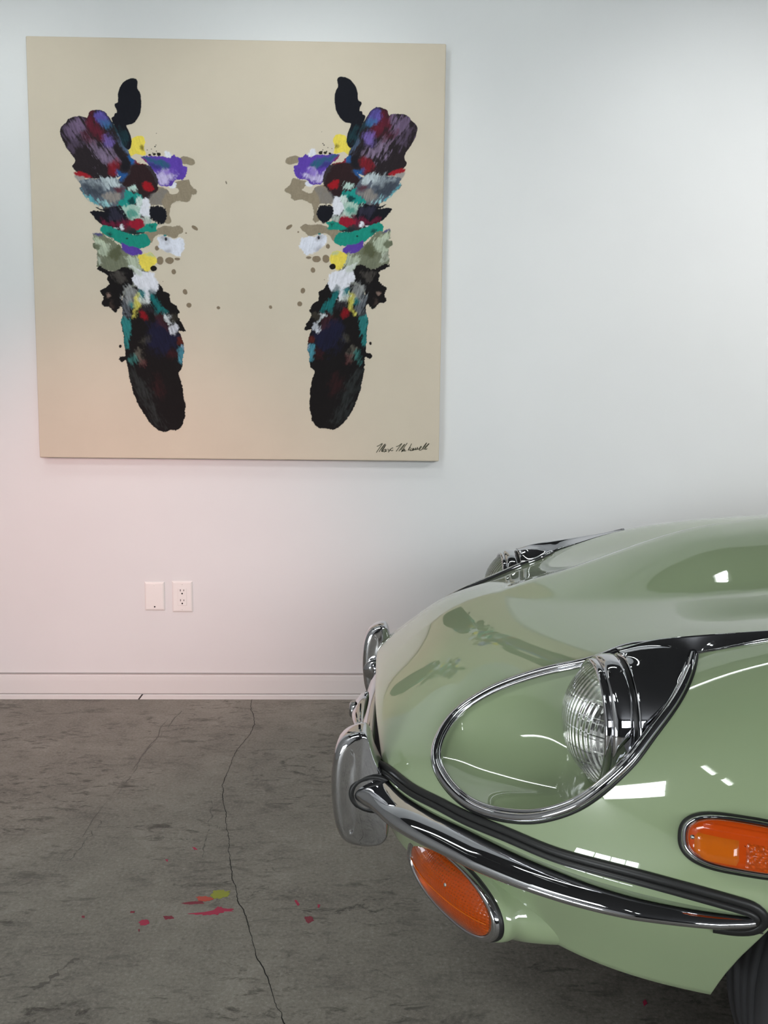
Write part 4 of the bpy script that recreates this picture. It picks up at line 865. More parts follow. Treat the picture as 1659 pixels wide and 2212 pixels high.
 ((40, 120, 120), 1, 1, 0, [(-0.2519,0.0637),(-0.2525,0.0625),(-0.2541,0.0615),(-0.2564,0.0609),(-0.259,0.0609),(-0.2613,0.0614),(-0.2629,0.0624),(-0.2634,0.0636),(-0.2628,0.0648),(-0.2612,0.0658),(-0.2589,0.0664),(-0.2563,0.0664),(-0.254,0.0659),(-0.2524,0.0649)]),
 ((50, 48, 54), 1, 1, 0, [(-0.2505,0.0505),(-0.251,0.0477),(-0.2522,0.0454),(-0.2539,0.0442),(-0.2557,0.0442),(-0.2573,0.0454),(-0.2584,0.0476),(-0.2588,0.0504),(-0.2583,0.0532),(-0.2571,0.0554),(-0.2554,0.0567),(-0.2536,0.0567),(-0.252,0.0555),(-0.2509,0.0533)]),
 ((112, 116, 97), 1.2, 5, 0.5, [(-0.5092,0.0259),(-0.4843,0.0368),(-0.448,0.0407),(-0.4126,0.0128),(-0.3769,-0.0081),(-0.3406,-0.006),(-0.3339,-0.029),(-0.3417,-0.0504),(-0.3711,-0.065),(-0.4076,-0.0725),(-0.4509,-0.064),(-0.4762,-0.0607),(-0.4924,-0.0537),(-0.4995,-0.0484),(-0.4977,-0.0271),(-0.4895,-0.0171),(-0.4993,-0.0065),(-0.4943,0.0049),(-0.5102,0.0171)]),
 ((176, 186, 166), 6, 12, 1, [(-0.4986,0.0402),(-0.4481,0.0372),(-0.4444,0.016),(-0.4747,-0.0073),(-0.4943,0.0049)]),
 ((176, 186, 166), 7, 12, 0.8, [(-0.3989,-0.019),(-0.3552,-0.0115),(-0.3414,-0.0397),(-0.3565,-0.0648),(-0.3815,-0.0455)]),
 ((168, 174, 160), 6, 10, 1, [(-0.4947,-0.0093),(-0.475,-0.0162),(-0.4861,-0.027),(-0.472,-0.0375),(-0.4902,-0.0412)]),
 ((74, 78, 52), 8, 12, 0.5, [(-0.4525,0.0088),(-0.4232,0.0233),(-0.4058,-0.0049),(-0.4354,-0.0265),(-0.4549,-0.0125)]),
 ((76, 80, 56), 5, 7, 0.4, [(-0.5093,0.0224),(-0.4982,0.0324),(-0.4811,0.0227),(-0.4887,0.0102),(-0.5031,0.0126)]),
 ((224, 204, 84), 2, 5, 0, [(-0.3553,-0.0132),(-0.3405,-0.0007),(-0.3186,0.0042),(-0.3005,0.0015),(-0.29,-0.0143),(-0.2881,-0.0285),(-0.3034,-0.0465),(-0.3165,-0.0616),(-0.3346,-0.0575),(-0.345,-0.0398)]),
 ((168, 188, 160), 6, 6, 0, [(-0.326,-0.0023),(-0.315,0.0032),(-0.2988,-0.0002),(-0.2935,-0.009),(-0.3117,-0.0103)]),
 ((21, 18, 19), 1.2, 4, 0, [(-0.4997,-0.0556),(-0.4903,-0.0455),(-0.4725,-0.056),(-0.4328,-0.0627),(-0.3997,-0.0474),(-0.378,-0.0526),(-0.3642,-0.0827),(-0.3794,-0.1079),(-0.4016,-0.1224),(-0.4115,-0.1512),(-0.4135,-0.1871),(-0.4215,-0.1853),(-0.4348,-0.206),(-0.4439,-0.2035),(-0.4598,-0.1846),(-0.4725,-0.1858),(-0.4867,-0.1705),(-0.4782,-0.1554),(-0.4893,-0.1347),(-0.478,-0.1231),(-0.4586,-0.1051),(-0.4661,-0.088),(-0.4615,-0.0801),(-0.4764,-0.0678)]),
 ((70, 66, 62), 8, 14, 0.6, [(-0.4512,-0.0729),(-0.4219,-0.0655),(-0.3932,-0.0795),(-0.4156,-0.1011),(-0.4445,-0.0942)]),
 ((120, 100, 92), 4, 5, 0, [(-0.4671,-0.1463),(-0.4603,-0.1391),(-0.4514,-0.1462),(-0.459,-0.157)]),
 ((62, 50, 46), 8, 12, 0, [(-0.4538,-0.1659),(-0.4396,-0.1801),(-0.4436,-0.1945),(-0.4578,-0.1803)]),
 ((21, 18, 19), 0.8, 3, 0, [(-0.2883,-0.1016),(-0.2703,-0.114),(-0.267,-0.1276),(-0.2452,-0.1352),(-0.2449,-0.1532),(-0.2404,-0.1675),(-0.2205,-0.1781),(-0.2154,-0.1943),(-0.2093,-0.2003),(-0.2145,-0.2069),(-0.2176,-0.2177),(-0.2123,-0.2249),(-0.1998,-0.2446),(-0.1893,-0.268),(-0.2142,-0.2672),(-0.2078,-0.2791),(-0.1992,-0.308),(-0.1961,-0.3371),(-0.202,-0.359),(-0.2046,-0.3991),(-0.2178,-0.4146),(-0.2108,-0.4358),(-0.2005,-0.476),(-0.1992,-0.5055),(-0.1933,-0.5312),(-0.1965,-0.5645),(-0.2026,-0.5941),(-0.2179,-0.6146),(-0.2291,-0.6203),(-0.2476,-0.6185),(-0.2701,-0.6269),(-0.2886,-0.6233),(-0.3177,-0.5994),(-0.3429,-0.5662),(-0.3606,-0.5361),(-0.3815,-0.4847),(-0.3915,-0.4408),(-0.3996,-0.397),(-0.4044,-0.3697),(-0.4186,-0.3789),(-0.429,-0.3699),(-0.4235,-0.359),(-0.4059,-0.3588),(-0.4071,-0.3352),(-0.4112,-0.2808),(-0.4192,-0.2375),(-0.4125,-0.2195),(-0.4135,-0.1871),(-0.4097,-0.1511),(-0.3796,-0.115),(-0.3213,-0.1145)]),
 ((92, 97, 104), 8, 14, 1, [(-0.4115,-0.1512),(-0.384,-0.1437),(-0.3743,-0.1939),(-0.3824,-0.2264),(-0.4077,-0.2176)]),
 ((150, 152, 152), 10, 18, 0.8, [(-0.409,-0.1261),(-0.3794,-0.1079),(-0.3581,-0.1292),(-0.3627,-0.1686),(-0.3955,-0.1689),(-0.4115,-0.1512)]),
 ((214, 215, 224), 3, 9, 0.3, [(-0.3832,-0.0437),(-0.3635,-0.0514),(-0.3347,-0.0618),(-0.3057,-0.065),(-0.2897,-0.082),(-0.2842,-0.1141),(-0.2945,-0.1375),(-0.3109,-0.1359),(-0.3183,-0.1736),(-0.3292,-0.169),(-0.3364,-0.1361),(-0.3506,-0.1219),(-0.3721,-0.1042),(-0.3743,-0.0793),(-0.3674,-0.0649)]),
 ((180, 190, 175), 6, 10, 0.6, [(-0.3851,-0.0455),(-0.3635,-0.0524),(-0.3458,-0.0719),(-0.364,-0.072)]),
 ((28, 60, 64), 8, 10, 0.6, [(-0.3142,-0.1216),(-0.2963,-0.1357),(-0.3004,-0.1573),(-0.3167,-0.1503)]),
 ((60, 130, 136), 6, 10, 0.5, [(-0.3563,-0.1291),(-0.3362,-0.1272),(-0.3313,-0.1504),(-0.3477,-0.1523)]),
 ((40, 120, 120), 6, 8, 0.4, [(-0.3845,-0.1653),(-0.3664,-0.1687),(-0.3668,-0.1874),(-0.3814,-0.1868)]),
 ((206, 198, 92), 7, 9, 0.5, [(-0.3677,-0.1472),(-0.3511,-0.1398),(-0.3473,-0.1649),(-0.3553,-0.1937),(-0.3676,-0.2209),(-0.3795,-0.2264),(-0.367,-0.1938)]),
 ((196, 204, 200), 8, 12, 1, [(-0.3477,-0.1506),(-0.3222,-0.1503),(-0.3191,-0.1754),(-0.3446,-0.1721)]),
 ((45, 42, 48), 10, 14, 0.6, [(-0.3483,-0.1757),(-0.3155,-0.179),(-0.3014,-0.2004),(-0.3378,-0.1936)]),
 ((44, 126, 126), 5, 9, 0.6, [(-0.417,-0.2213),(-0.3969,-0.2236),(-0.3827,-0.2372),(-0.3865,-0.2734),(-0.3918,-0.3096),(-0.3943,-0.3351),(-0.4071,-0.3345),(-0.4109,-0.2808),(-0.4192,-0.2375)]),
 ((24, 110, 112), 6, 12, 0.7, [(-0.3111,-0.143),(-0.2894,-0.1536),(-0.2717,-0.1786),(-0.2485,-0.2072),(-0.2543,-0.2198),(-0.2757,-0.1966),(-0.2864,-0.2154),(-0.2968,-0.1896),(-0.3134,-0.1646)]),
 ((26, 28, 58), 16, 24, 0.4, [(-0.317,-0.2439),(-0.2729,-0.2362),(-0.2188,-0.2792),(-0.2195,-0.3154),(-0.2754,-0.3523),(-0.3117,-0.3344),(-0.3254,-0.291)]),
 ((62, 30, 34), 14, 20, 0.5, [(-0.2868,-0.2003),(-0.265,-0.2073),(-0.2438,-0.2432),(-0.2515,-0.265),(-0.2806,-0.2544),(-0.2947,-0.2292)]),
 ((58, 22, 28), 12, 16, 0, [(-0.2533,-0.3485),(-0.2199,-0.3336),(-0.2168,-0.3627),(-0.2389,-0.3665)]),
 ((88, 34, 24), 5, 6, 0, [(-0.2198,-0.29),(-0.2051,-0.2899),(-0.1992,-0.3098),(-0.2159,-0.3154)]),
 ((138, 18, 28), 7, 8, 0, [(-0.3488,-0.1973),(-0.3325,-0.2007),(-0.325,-0.2259),(-0.3307,-0.2339),(-0.3456,-0.217)]),
 ((208, 214, 218), 5, 11, 0.7, [(-0.2615,-0.2145),(-0.2358,-0.2125),(-0.2452,-0.2234),(-0.2308,-0.2377),(-0.251,-0.2378)]),
 ((208, 212, 222), 5, 9, 0.5, [(-0.2469,-0.2523),(-0.2218,-0.2423),(-0.2178,-0.2629),(-0.2334,-0.2757),(-0.2435,-0.2649)]),
 ((56, 52, 44), 6, 8, 0.5, [(-0.2449,-0.2107),(-0.2248,-0.2069),(-0.2141,-0.2249),(-0.2363,-0.2359)]),
 ((74, 140, 158), 6, 10, 0.5, [(-0.2205,-0.3282),(-0.2012,-0.3153),(-0.1961,-0.3371),(-0.2035,-0.3809),(-0.2091,-0.3845),(-0.222,-0.3482)]),
 ((190, 190, 214), 5, 6, 0, [(-0.2049,-0.319),(-0.1968,-0.3189),(-0.1971,-0.3334)]),
 ((104, 100, 90), 9, 10, 0.6, [(-0.3705,-0.3349),(-0.3557,-0.3311),(-0.3417,-0.3601),(-0.3343,-0.3892),(-0.3497,-0.3857)]),
 ((56, 116, 112), 10, 14, 0.6, [(-0.3896,-0.3678),(-0.3726,-0.3458),(-0.3601,-0.3603),(-0.3828,-0.3878)]),
 ((66, 64, 56), 10, 10, 0.4, [(-0.3478,-0.3075),(-0.3245,-0.2837),(-0.3182,-0.2945),(-0.3333,-0.3135)]),
 ((88, 32, 40), 10, 12, 0.4, [(-0.3528,-0.3638),(-0.3346,-0.371),(-0.3314,-0.3928),(-0.3461,-0.3893)]),
 ((46, 50, 50), 18, 24, 0.8, [(-0.3907,-0.4116),(-0.3545,-0.4332),(-0.3154,-0.499),(-0.2947,-0.5652),(-0.2844,-0.6021),(-0.3173,-0.5801),(-0.3564,-0.514),(-0.381,-0.4627)]),
 ((50, 24, 26), 16, 20, 0.4, [(-0.299,-0.4255),(-0.2777,-0.4619),(-0.275,-0.506),(-0.3005,-0.4915),(-0.3144,-0.4549)]),
 ((24, 18, 16), 1, 1, 0, [(-0.2879,-0.0506),(-0.2891,-0.0549),(-0.2923,-0.0585),(-0.2969,-0.0604),(-0.3019,-0.0605),(-0.3064,-0.0586),(-0.3094,-0.0552),(-0.3104,-0.0508),(-0.3092,-0.0465),(-0.306,-0.043),(-0.3014,-0.041),(-0.2964,-0.041),(-0.292,-0.0429),(-0.2889,-0.0463)]),
 ((30, 20, 18), 1, 1, 0, [(-0.4178,-0.3233),(-0.4184,-0.3258),(-0.4197,-0.3278),(-0.4217,-0.329),(-0.4238,-0.329),(-0.4257,-0.3279),(-0.427,-0.3259),(-0.4274,-0.3234),(-0.4268,-0.3208),(-0.4254,-0.3188),(-0.4235,-0.3177),(-0.4214,-0.3177),(-0.4195,-0.3188),(-0.4182,-0.3208)]),
 ((30, 26, 20), 1, 1, 0, [(-0.2096,-0.2003),(-0.21,-0.2024),(-0.2109,-0.204),(-0.2123,-0.2049),(-0.2137,-0.2049),(-0.215,-0.204),(-0.2159,-0.2024),(-0.2162,-0.2004),(-0.2158,-0.1983),(-0.2149,-0.1967),(-0.2136,-0.1958),(-0.2121,-0.1958),(-0.2108,-0.1967),(-0.2099,-0.1983)]),
]
SIGN = [[(0.4957, -0.6706), (0.5052, -0.6662), (0.5155, -0.6596), (0.5053, -0.6765), (0.4941, -0.693)], [(0.5045, -0.6903), (0.5173, -0.6713), (0.5267, -0.6609), (0.5148, -0.6799), (0.514, -0.6885), (0.5259, -0.6678), (0.5293, -0.6647)], [(0.5267, -0.6669), (0.5174, -0.6833), (0.5148, -0.6889), (0.5191, -0.6885)], [(0.5303, -0.6807), (0.5243, -0.6816), (0.5208, -0.6876), (0.5226, -0.6902), (0.5277, -0.685), (0.5303, -0.6807), (0.5269, -0.6884), (0.5329, -0.6858)], [(0.5354, -0.6789), (0.5381, -0.6832), (0.5416, -0.6883)], [(0.5553, -0.6748), (0.5484, -0.678), (0.5398, -0.6884), (0.5373, -0.6915)], [(0.5424, -0.6806), (0.5467, -0.684), (0.551, -0.6857), (0.5553, -0.6822)], [(0.5659, -0.6706), (0.5742, -0.6678), (0.5862, -0.6592), (0.5759, -0.6744), (0.5661, -0.6882)], [(0.5761, -0.6873), (0.588, -0.6708), (0.5965, -0.6618), (0.5829, -0.6829)], [(0.6068, -0.657), (0.5966, -0.6708), (0.5864, -0.6881), (0.5898, -0.6829), (0.5924, -0.6854)], [(0.5976, -0.6785), (0.5924, -0.682), (0.5899, -0.6863), (0.595, -0.6846), (0.5984, -0.6802), (0.5959, -0.6854), (0.6028, -0.6845)], [(0.6224, -0.6589), (0.6156, -0.6724), (0.6097, -0.6845)], [(0.6191, -0.6724), (0.6122, -0.6793), (0.6192, -0.6844)], [(0.6217, -0.6758), (0.6192, -0.6836), (0.6252, -0.6827), (0.6277, -0.6758), (0.6261, -0.6835), (0.6313, -0.6809)], [(0.6312, -0.6757), (0.6295, -0.6818), (0.6347, -0.6792), (0.6372, -0.674), (0.6364, -0.6809), (0.6407, -0.6791), (0.6441, -0.6722), (0.6425, -0.6791), (0.6476, -0.6774)], [(0.6485, -0.6791), (0.6562, -0.6739), (0.6579, -0.6687), (0.6519, -0.6739), (0.6511, -0.6816), (0.6606, -0.6799)], [(0.6606, -0.6799), (0.6725, -0.6634), (0.6767, -0.6557), (0.6691, -0.6652), (0.664, -0.6772), (0.6684, -0.6786)], [(0.6684, -0.6786), (0.6794, -0.6668), (0.6854, -0.6585), (0.676, -0.6668), (0.6709, -0.6755), (0.6744, -0.6798), (0.6787, -0.6754)]]
SPLASH = [
 ('pink', [[-0.378, 1.7401], [-0.3531, 1.7426], [-0.3293, 1.7513], [-0.3218, 1.7666], [-0.3082, 1.762], [-0.2866, 1.7556], [-0.2855, 1.7484], [-0.3034, 1.7485], [-0.3168, 1.7379], [-0.3416, 1.7355], [-0.3622, 1.7373]]),
 ('coral', [[-0.3797, 1.8041], [-0.3603, 1.8068], [-0.3379, 1.7991], [-0.3339, 1.7916], [-0.3513, 1.7871], [-0.3675, 1.79]]),
 ('dull_red', [[-0.4041, 1.7791], [-0.3871, 1.7845], [-0.3619, 1.7881], [-0.3539, 1.7787], [-0.3852, 1.7753]]),
 ('lime', [[-0.3445, 1.8067], [-0.343, 1.8278], [-0.3253, 1.8326], [-0.3058, 1.8276], [-0.3057, 1.8103], [-0.3245, 1.7972], [-0.3379, 1.7991]]),
 ('pink', [[-0.4774, 1.7086], [-0.4731, 1.7172], [-0.4591, 1.7171], [-0.456, 1.7085], [-0.4623, 1.6983], [-0.4726, 1.7001]]),
 ('dull_red', [[-0.6054, 1.7328], [-0.5991, 1.7336], [-0.5979, 1.7266], [-0.6029, 1.7267]]),
 ('dull_red', [[-0.507, 1.7498], [-0.4976, 1.7488], [-0.4975, 1.7444], [-0.5051, 1.7445]]),
 ('pink', [[-0.4311, 2.026], [-0.4239, 2.0248], [-0.416, 2.0142], [-0.4229, 2.0143]]),
 ('pink', [[-0.158, 1.7905], [-0.1526, 1.7886], [-0.145, 1.7719], [-0.1487, 1.7665], [-0.155, 1.7794]]),
 ('pink', [[-0.1057, 1.7717], [-0.1004, 1.7698], [-0.1019, 1.7607], [-0.1051, 1.7626]]),
 ('dull_red', [[-0.1307, 1.7253], [-0.1184, 1.7296], [-0.1112, 1.7122], [-0.1216, 1.7037], [-0.1273, 1.7123]]),
 ('dull_red', [[-0.4731, 1.6834], [-0.4697, 1.685], [-0.4683, 1.6726]]),
 ('pink', [[-0.483, 1.9656], [-0.477, 1.9667], [-0.4758, 1.9568]]),
 ('dull_red', [[-0.431, 1.729], [-0.414, 1.7315], [-0.4095, 1.7228], [-0.4235, 1.7186]]),
 ('pink', [[0.5068, 1.4541], [0.5135, 1.4591], [0.5136, 1.449], [0.507, 1.4441]]),
]
SCUFF = [[[-0.6714, 3.017], [-0.6826, 2.8275], [-0.6989, 2.6402], [-0.7003, 2.4413], [-0.6993, 2.3292]], [[-0.7013, 2.9796], [-0.7039, 2.6017], [-0.7148, 2.314], [-0.7235, 2.0816], [-0.7308, 1.89]], [[-0.6974, 2.1715], [-0.7073, 1.9645]], [[-0.4264, 2.2862], [-0.3978, 1.9741]], [[-0.6241, 2.1318], [-0.5013, 2.1575]], [[-0.5366, 2.0746], [-0.4444, 2.062]], [[-0.5656, 1.5913], [-0.6115, 1.4934]], [[-0.4084, 2.1413], [-0.3649, 2.1204]], [[-0.2646, 1.7987], [-0.223, 1.8468]], [[-0.4004, 2.2569], [-0.3883, 2.2539]]]
# ------------------------------------------------------------------ the painting
PC = np.array([-.4631, D, 1.6277]); PT = .037; PW = 1.4452
ptg = empty('painting', (PC[0], D-.003, PC[2]))
tag(ptg, 'large square abstract painting with two mirrored dark figures on raw canvas', 'painting')
ptg.rotation_euler = (0, .0036, 0)
def srgb(c):
    c = np.asarray(c, float)/255.
    return np.where(c <= .04045, c/12.92, ((c+.055)/1.055)**2.4)
CANV = np.array([.61, .54, .435])
def hashn(ix, iy, k):
    n = (ix*374761393+iy*668265263+k*1274126177) & 0x7fffffff
    n = ((n ^ (n >> 13))*1274126177) & 0x7fffffff
    return ((n ^ (n >> 16)) & 0xffff)/65535.
def vnoise(x, y, k=0):
    xi, yi = np.floor(x).astype(np.int64), np.floor(y).astype(np.int64)
    fx, fy = x-xi, y-yi; fx = fx*fx*(3-2*fx); fy = fy*fy*(3-2*fy)
    a, b_ = hashn(xi, yi, k), hashn(xi+1, yi, k); c, d = hashn(xi, yi+1, k), hashn(xi+1, yi+1, k)
    return (a*(1-fx)+b_*fx)*(1-fy)+(c*(1-fx)+d*fx)*fy
def fbm(x, y, k=0, o=4):
    s = 0; am = .5; t = 0
    for i in range(o): s = s+am*vnoise(x*2**i, y*2**i, k+i*17); t += am; am *= .55
    return s/t*2-1
def sdf(X, Y, poly):
    d = np.full(X.shape, 1e9); ins = np.zeros(X.shape, bool); n = len(poly)
    for i in range(n):
        ax, ay = poly[i]; bx, by = poly[(i+1) % n]
        ex, ey = bx-ax, by-ay; l2 = ex*ex+ey*ey+1e-12
        t = np.clip(((X-ax)*ex+(Y-ay)*ey)/l2, 0, 1)
        d = np.minimum(d, (X-ax-t*ex)**2+(Y-ay-t*ey)**2)
        ins ^= ((ay > Y) != (by > Y)) & (X < ex*(Y-ay)/(ey+1e-12)+ax)
    d = np.sqrt(d); return np.where(ins, d, -d)
def smoothpoly(p):
    p = np.array(p)
    if len(p) < 4: return p
    q = resample(p, max(14, len(p)*3), True)
    pc_ = np.vstack([p, p[:1]]); d_ = np.r_[0, np.cumsum(np.linalg.norm(np.diff(pc_, axis=0), axis=1))]
    u_ = np.linspace(0, d_[-1], len(q), endpoint=False)
    return .5*q+.5*np.stack([np.interp(u_, d_, pc_[:, k]) for k in (0, 1)], -1)
def rasterise(x0, x1, y0, y1, st, seed):
    xs = np.arange(x0, x1, st); ys = np.arange(y0, y1, st)
    X, Y = np.meshgrid(xs, ys, indexing='ij')
    Cc = np.broadcast_to(CANV, X.shape+(3,)).copy(); cov = np.zeros(X.shape)
    px = .0016
    n1 = fbm(X/.022, Y/.022, seed, 4); n2 = fbm(X/.022+40, Y/.022+9, seed+3, 4)
    # brush drag runs down and outwards
    dr = fbm((X*.80+Y*.60)/.006, (Y*.80-X*.60)/.075, seed+7, 3)
    dr2 = fbm((X*.95+Y*.3)/.004, (Y*.95-X*.3)/.03, seed+11, 3)
    fine = fbm(X/.005, Y/.005, seed+19, 3)
    for li, (rgb, so, nz, stk, poly) in enumerate(PAINT):
        if stk < 0:
            if seed > 50: continue            # a stray fleck on the left side only
            stk = 0
        P = smoothpoly(poly)
        m = max(.012, nz*px*1.6+so*px)
        i0, i1 = np.searchsorted(xs, [P[:, 0].min()-m, P[:, 0].max()+m]); j0, j1 = np.searchsorted(ys, [P[:, 1].min()-m, P[:, 1].max()+m])
        if i1 <= i0 or j1 <= j0: continue
        s = np.s_[i0:i1, j0:j1]
        k = .75*nz*px
        f = sdf(X[s]+n1[s]*k*.9, Y[s]+n2[s]*k*.9, P)
        f = f+fine[s]*min(nz, 5)*px*.55+stk*dr[s]*nz*px*.75+stk*dr2[s]*so*px*.6
        wv = max(so, .7)*px
        al = np.clip(.5+f/(1.3*wv), 0, 1); al = al*al*(3-2*al)
        if so > 4:                       # blended passages stay inside what is already painted
            al *= np.clip(.86+.25*dr2[s], 0, 1)*np.clip(cov[s]*1.4-.2, 0, 1)*(.72 if so >= 9 else .88)
        col = srgb(rgb)
        col = col*(1+.10*fine[s][..., None]+(.20+.3*stk)*dr2[s][..., None]*.6)+.0
        Cc[s] = Cc[s]*(1-al[..., None])+np.clip(col, .002, .95)*al[..., None]
        cov[s] = np.maximum(cov[s], al)
    return X, Y, Cc, cov
TH = .0240; AX = np.array([.0017, .59]); AD = np.array([math.sin(TH), -math.cos(TH)])
def reflect(x, y):
    d = np.stack([x, y], -1)-AX; par = (d@AD)[..., None]*AD
    r = AX+2*par-d; return r[..., 0], r[..., 1]
m, nt, b = mat('oil_and_acrylic_paint'); M['paintfilm'] = m
at = N(nt, 'ShaderNodeAttribute'); at.attribute_name = 'pigment'
nt.links.new(at.outputs['Color'], b.inputs['Base Color']); b.inputs['Roughness'].default_value = .75; b.inputs['Specular IOR Level'].default_value = .15
m, nt, b = mat('raw_canvas_weave'); M['canvas'] = m
co = objco(nt)
nt.links.new(ramp(nt, noise(nt, 3.5, 4, .6, co), [(.3, tuple(CANV*.97)), (.7, tuple(CANV*1.03))]), b.inputs['Base Color'])
b.inputs['Roughness'].default_value = .85; b.inputs['Specular IOR Level'].default_value = .1
bump(nt, b, noise(nt, 420, 2, .5, co), .12, .001)
box('canvas', (0, -PT/2, 0), (PW, PT, PW), M['canvas'], ptg, .004, 3)
def film(seed, mirror):
    X, Y, Cc, cov = rasterise(-.635, .02, -.66, .615, .0014, seed)
    keep = cov > .004
    g = keep.copy(); g[1:] |= keep[:-1]; g[:-1] |= keep[1:]; g[:, 1:] |= keep[:, :-1]; g[:, :-1] |= keep[:, 1:]
    q = g[:-1, :-1] & g[1:, :-1] & g[1:, 1:] & g[:-1, 1:]
    Ux, Tx = X.shape
    I, J = np.nonzero(q)
    F = np.stack([I*Tx+J, (I+1)*Tx+J, (I+1)*Tx+J+1, I*Tx+J+1], -1)
    if mirror: F = F[:, ::-1]
    used = np.unique(F); rem = np.zeros(Ux*Tx, np.int64); rem[used] = np.arange(len(used)); F = rem[F]
    x, y = X.ravel()[used], Y.ravel()[used]
    if mirror: x, y = reflect(x, y)
    V = np.stack([x, np.full_like(x, -PT-.0007), y], -1)
    me = bpy.data.meshes.new('paint_film')
    me.vertices.add(len(V)); me.vertices.foreach_set('co', V.ravel())
    me.loops.add(F.size); me.loops.foreach_set('vertex_index', F.ravel().astype(np.int32))
    me.polygons.add(len(F)); me.polygons.foreach_set('loop_start', np.arange(0, F.size, 4, dtype=np.int32))
    me.update(calc_edges=True); me.validate()
    at = me.color_attributes.new('pigment', 'FLOAT_COLOR', 'POINT')
    at.data.foreach_set('color', np.c_[Cc.reshape(-1, 3)[used], np.ones(len(used))].ravel())
    me.materials.append(M['paintfilm'])
    o = bpy.data.objects.new('paint_film', me); COL.objects.link(o); o.parent = ptg
    return o
fl_ = film(3, False); fl_['label'] = 'left painted figure'
fr_ = film(57, True); fr_['label'] = 'right painted figure'
M['ink'] = simple('signature_ink', (.10, .095, .06), .7)
sg_objs = []
bmv, bmf = [], []
for s in SIGN:                      # pen strokes of the signature, flat ribbons
    q = resample(np.array(s), max(8, 6*len(s)))
    t = np.gradient(q, axis=0); t /= np.linalg.norm(t, axis=1)[:, None]+1e-9
    nn = np.stack([-t[:, 1], t[:, 0]], -1)*.0014
    k0 = len(bmv)
    for p, n_ in zip(q, nn): bmv += [(p[0]-n_[0], -PT-.0009, p[1]-n_[1]), (p[0]+n_[0], -PT-.0009, p[1]+n_[1])]
    for i in range(len(q)-1): bmf.append((k0+2*i, k0+2*i+1, k0+2*i+3, k0+2*i+2))
mesh('signature', bmv, bmf, M['ink'], ptg)['label'] = 'handwritten signature in dark ink at lower right'

# ------------------------------------------------------------------ wall plates
def plate(name, x, z, wd, ht, label, cat):
    e = empty(name, (x, D, z)); tag(e, label, cat)
    A = []
    for y, ins in [(0, 0), (-.0025, 0), (-.0055, .004), (-.0062, .007), (-.0062, .018)]:
        w2, h2 = wd/2-ins, ht/2-ins
        A.append([(-w2, y, -h2), (w2, y, -h2), (w2, y, h2), (-w2, y, h2)])
    grid('plate', np.array(A), M['white_plastic'], e, ct=True, caps=True, smooth=False, recalc=True)
    return e
OX, OZ = -.6915, .3900
op = plate('wall_outlet', OX, OZ, .0755, .1175, 'white double wall socket in a cover plate, right of the blank plate', 'wall socket')
rc = box('receptacle', (0, -.0066, 0), (.0335, .0028, .0665), M['white_plastic'], op, .0012, 2)
for dz in (.0188, -.0188):
    box('slot', (-.0063, -.0079, dz+.006), (.0024, .0006, .0078), M['slot'], rc)
    box('slot', (.0063, -.0079, dz+.006), (.0022, .0006, .0064), M['slot'], rc)
    lathe('ground_hole', [(.0001, .0082), (.0030, .0082), (.0030, .0076)], M['slot'], rc, 14, (0, 0, dz-.006), (0, -1, 0))
for dz in (.0478, -.0478): lathe('screw', [(.0001, .0072), (.0026, .0070), (.0033, .0060)], M['white_plastic'], op, 14, (0, 0, dz), (0, -1, 0))
bp = plate('blank_plate', -.7945, .3915, .0735, .1085, 'blank white wall plate with one bare screw hole, left of the wall socket', 'wall plate')
lathe('screw', [(.0001, .0072), (.0026, .0070), (.0033, .0060)], M['white_plastic'], bp, 14, (0, 0, .0415), (0, -1, 0))
lathe('screw_hole', [(.0001, .0067), (.0030, .0067), (.0030, .0060)], M['slot'], bp, 14, (0, 0, -.0395), (0, -1, 0))

# ------------------------------------------------------------------ marks on the floor
floor = bpy.data.objects['floor']
M['crack'] = simple('crack_shadow', (.012, .011, .010), .9)
CR = np.array([[-0.4338, 3.1503], [-0.4199, 3.0217], [-0.3925, 2.9028], [-0.3935, 2.7926], [-0.4094, 2.6902], [-0.4181, 2.6208], [-0.4157, 2.523], [-0.4174, 2.4483], [-0.4146, 2.3746], [-0.3932, 2.2703], [-0.3668, 2.1482], [-0.3448, 2.0498], [-0.3327, 1.9814], [-0.3136, 1.8966], [-0.2899, 1.8184], [-0.2672, 1.7547], [-0.2524, 1.7202], [-0.2437, 1.6788], [-0.2298, 1.6392], [-0.2192, 1.6013], [-0.2028, 1.565], [-0.1879, 1.5301], [-0.1772, 1.4902], [-0.162, 1.4522], [-0.1461, 1.41], [-0.1339, 1.3756], [-.10, 1.24], [-.07, 1.0], [-.09, .6]])
q = resample(np.c_[CR, np.zeros(len(CR))], 420)[:, :2]
jit = fbm(np.arange(420)/4., np.zeros(420), 5, 4)*.0042; wid = .0006+.0006*np.clip(fbm(np.arange(420)/9., np.ones(420), 8, 3)+.35, 0, 1)
t = np.gradient(q, axis=0); t /= np.linalg.norm(t, axis=1)[:, None]; n_ = np.stack([-t[:, 1], t[:, 0]], -1)
q = q+n_*jit[:, None]
A = np.stack([np.c_[q-n_*wid[:, None], np.full(420, .0006)], np.c_[q+n_*wid[:, None], np.full(420, .0006)]], 1)
grid('floor_crack', A, M['crack'], floor)
def onfloor(o): o.matrix_parent_inverse = floor.matrix_world.inverted(); return o
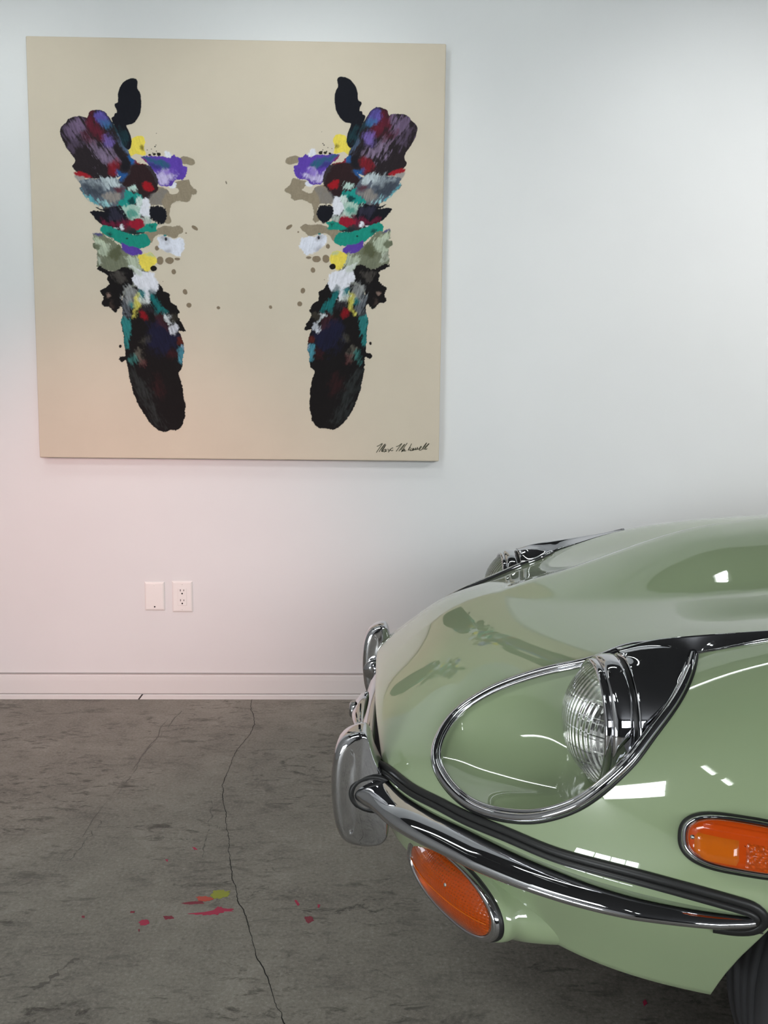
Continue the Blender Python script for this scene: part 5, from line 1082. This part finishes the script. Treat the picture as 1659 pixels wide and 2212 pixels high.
M['pink'] = simple('crimson_splash', (.42, .02, .07), .6); M['coral'] = simple('coral_splash', (.50, .07, .045), .6); M['lime'] = simple('lime_splash', (.30, .32, .03), .6)
M['dull_red'] = simple('worn_red_splash', (.24, .03, .05), .7)
for k, (mm_, P) in enumerate(SPLASH):
    P = np.array(P); c = P.mean(0); Pc = np.vstack([P, P[:1]]); dd_ = np.r_[0, np.cumsum(np.linalg.norm(np.diff(Pc, axis=0), axis=1))]; uu_ = np.linspace(0, dd_[-1], 64, endpoint=False)
    Q = np.stack([np.interp(uu_, dd_, Pc[:, i_]) for i_ in (0, 1)], -1)
    sz = np.abs(P-c).max()
    r = fbm(Q[:, 0]/.005+k*7, Q[:, 1]/.005, 4, 4)
    Q = Q+(Q-c)*r[:, None]*.42
    V = [(c[0], c[1], .0012)]+[(x, y, .0010) for x, y in Q]+[(x, y, .0001) for x, y in Q+(Q-c)*.01]
    n0 = len(Q); F = [(0, 1+i, 1+(i+1) % n0) for i in range(n0)]+[(1+i, 1+n0+i, 1+n0+(i+1) % n0, 1+(i+1) % n0) for i in range(n0)]
    o = mesh('paint_splash', V, F, M[mm_], floor, smooth=False, recalc=True)
    o['label'] = {'pink': 'crimson paint splash', 'coral': 'coral paint splash', 'lime': 'lime paint splash', 'dull_red': 'worn red paint splash'}[mm_]
M['scuff'] = simple('scuffed_concrete', (.115, .104, .09), .6)
for k, P in enumerate(SCUFF):
    q = resample(np.c_[np.array(P), np.zeros(len(P))], 60)[:, :2]
    t = np.gradient(q, axis=0); t /= np.linalg.norm(t, axis=1)[:, None]; n_ = np.stack([-t[:, 1], t[:, 0]], -1)
    q = q+n_*(fbm(np.arange(60)/6.+k*31, np.full(60, k*3.), 3, 3)*.010)[:, None]
    wd = np.clip(.0009+.0026*fbm(np.arange(60)/3.+k*13, np.full(60, 7.+k), 6, 3), .0002, 1)
    if k == 6: wd *= 3
    grid('scuff_mark', np.stack([np.c_[q-n_*wd[:, None], np.full(60, .0004)], np.c_[q+n_*wd[:, None], np.full(60, .0004)]], 1), M['scuff'], floor)
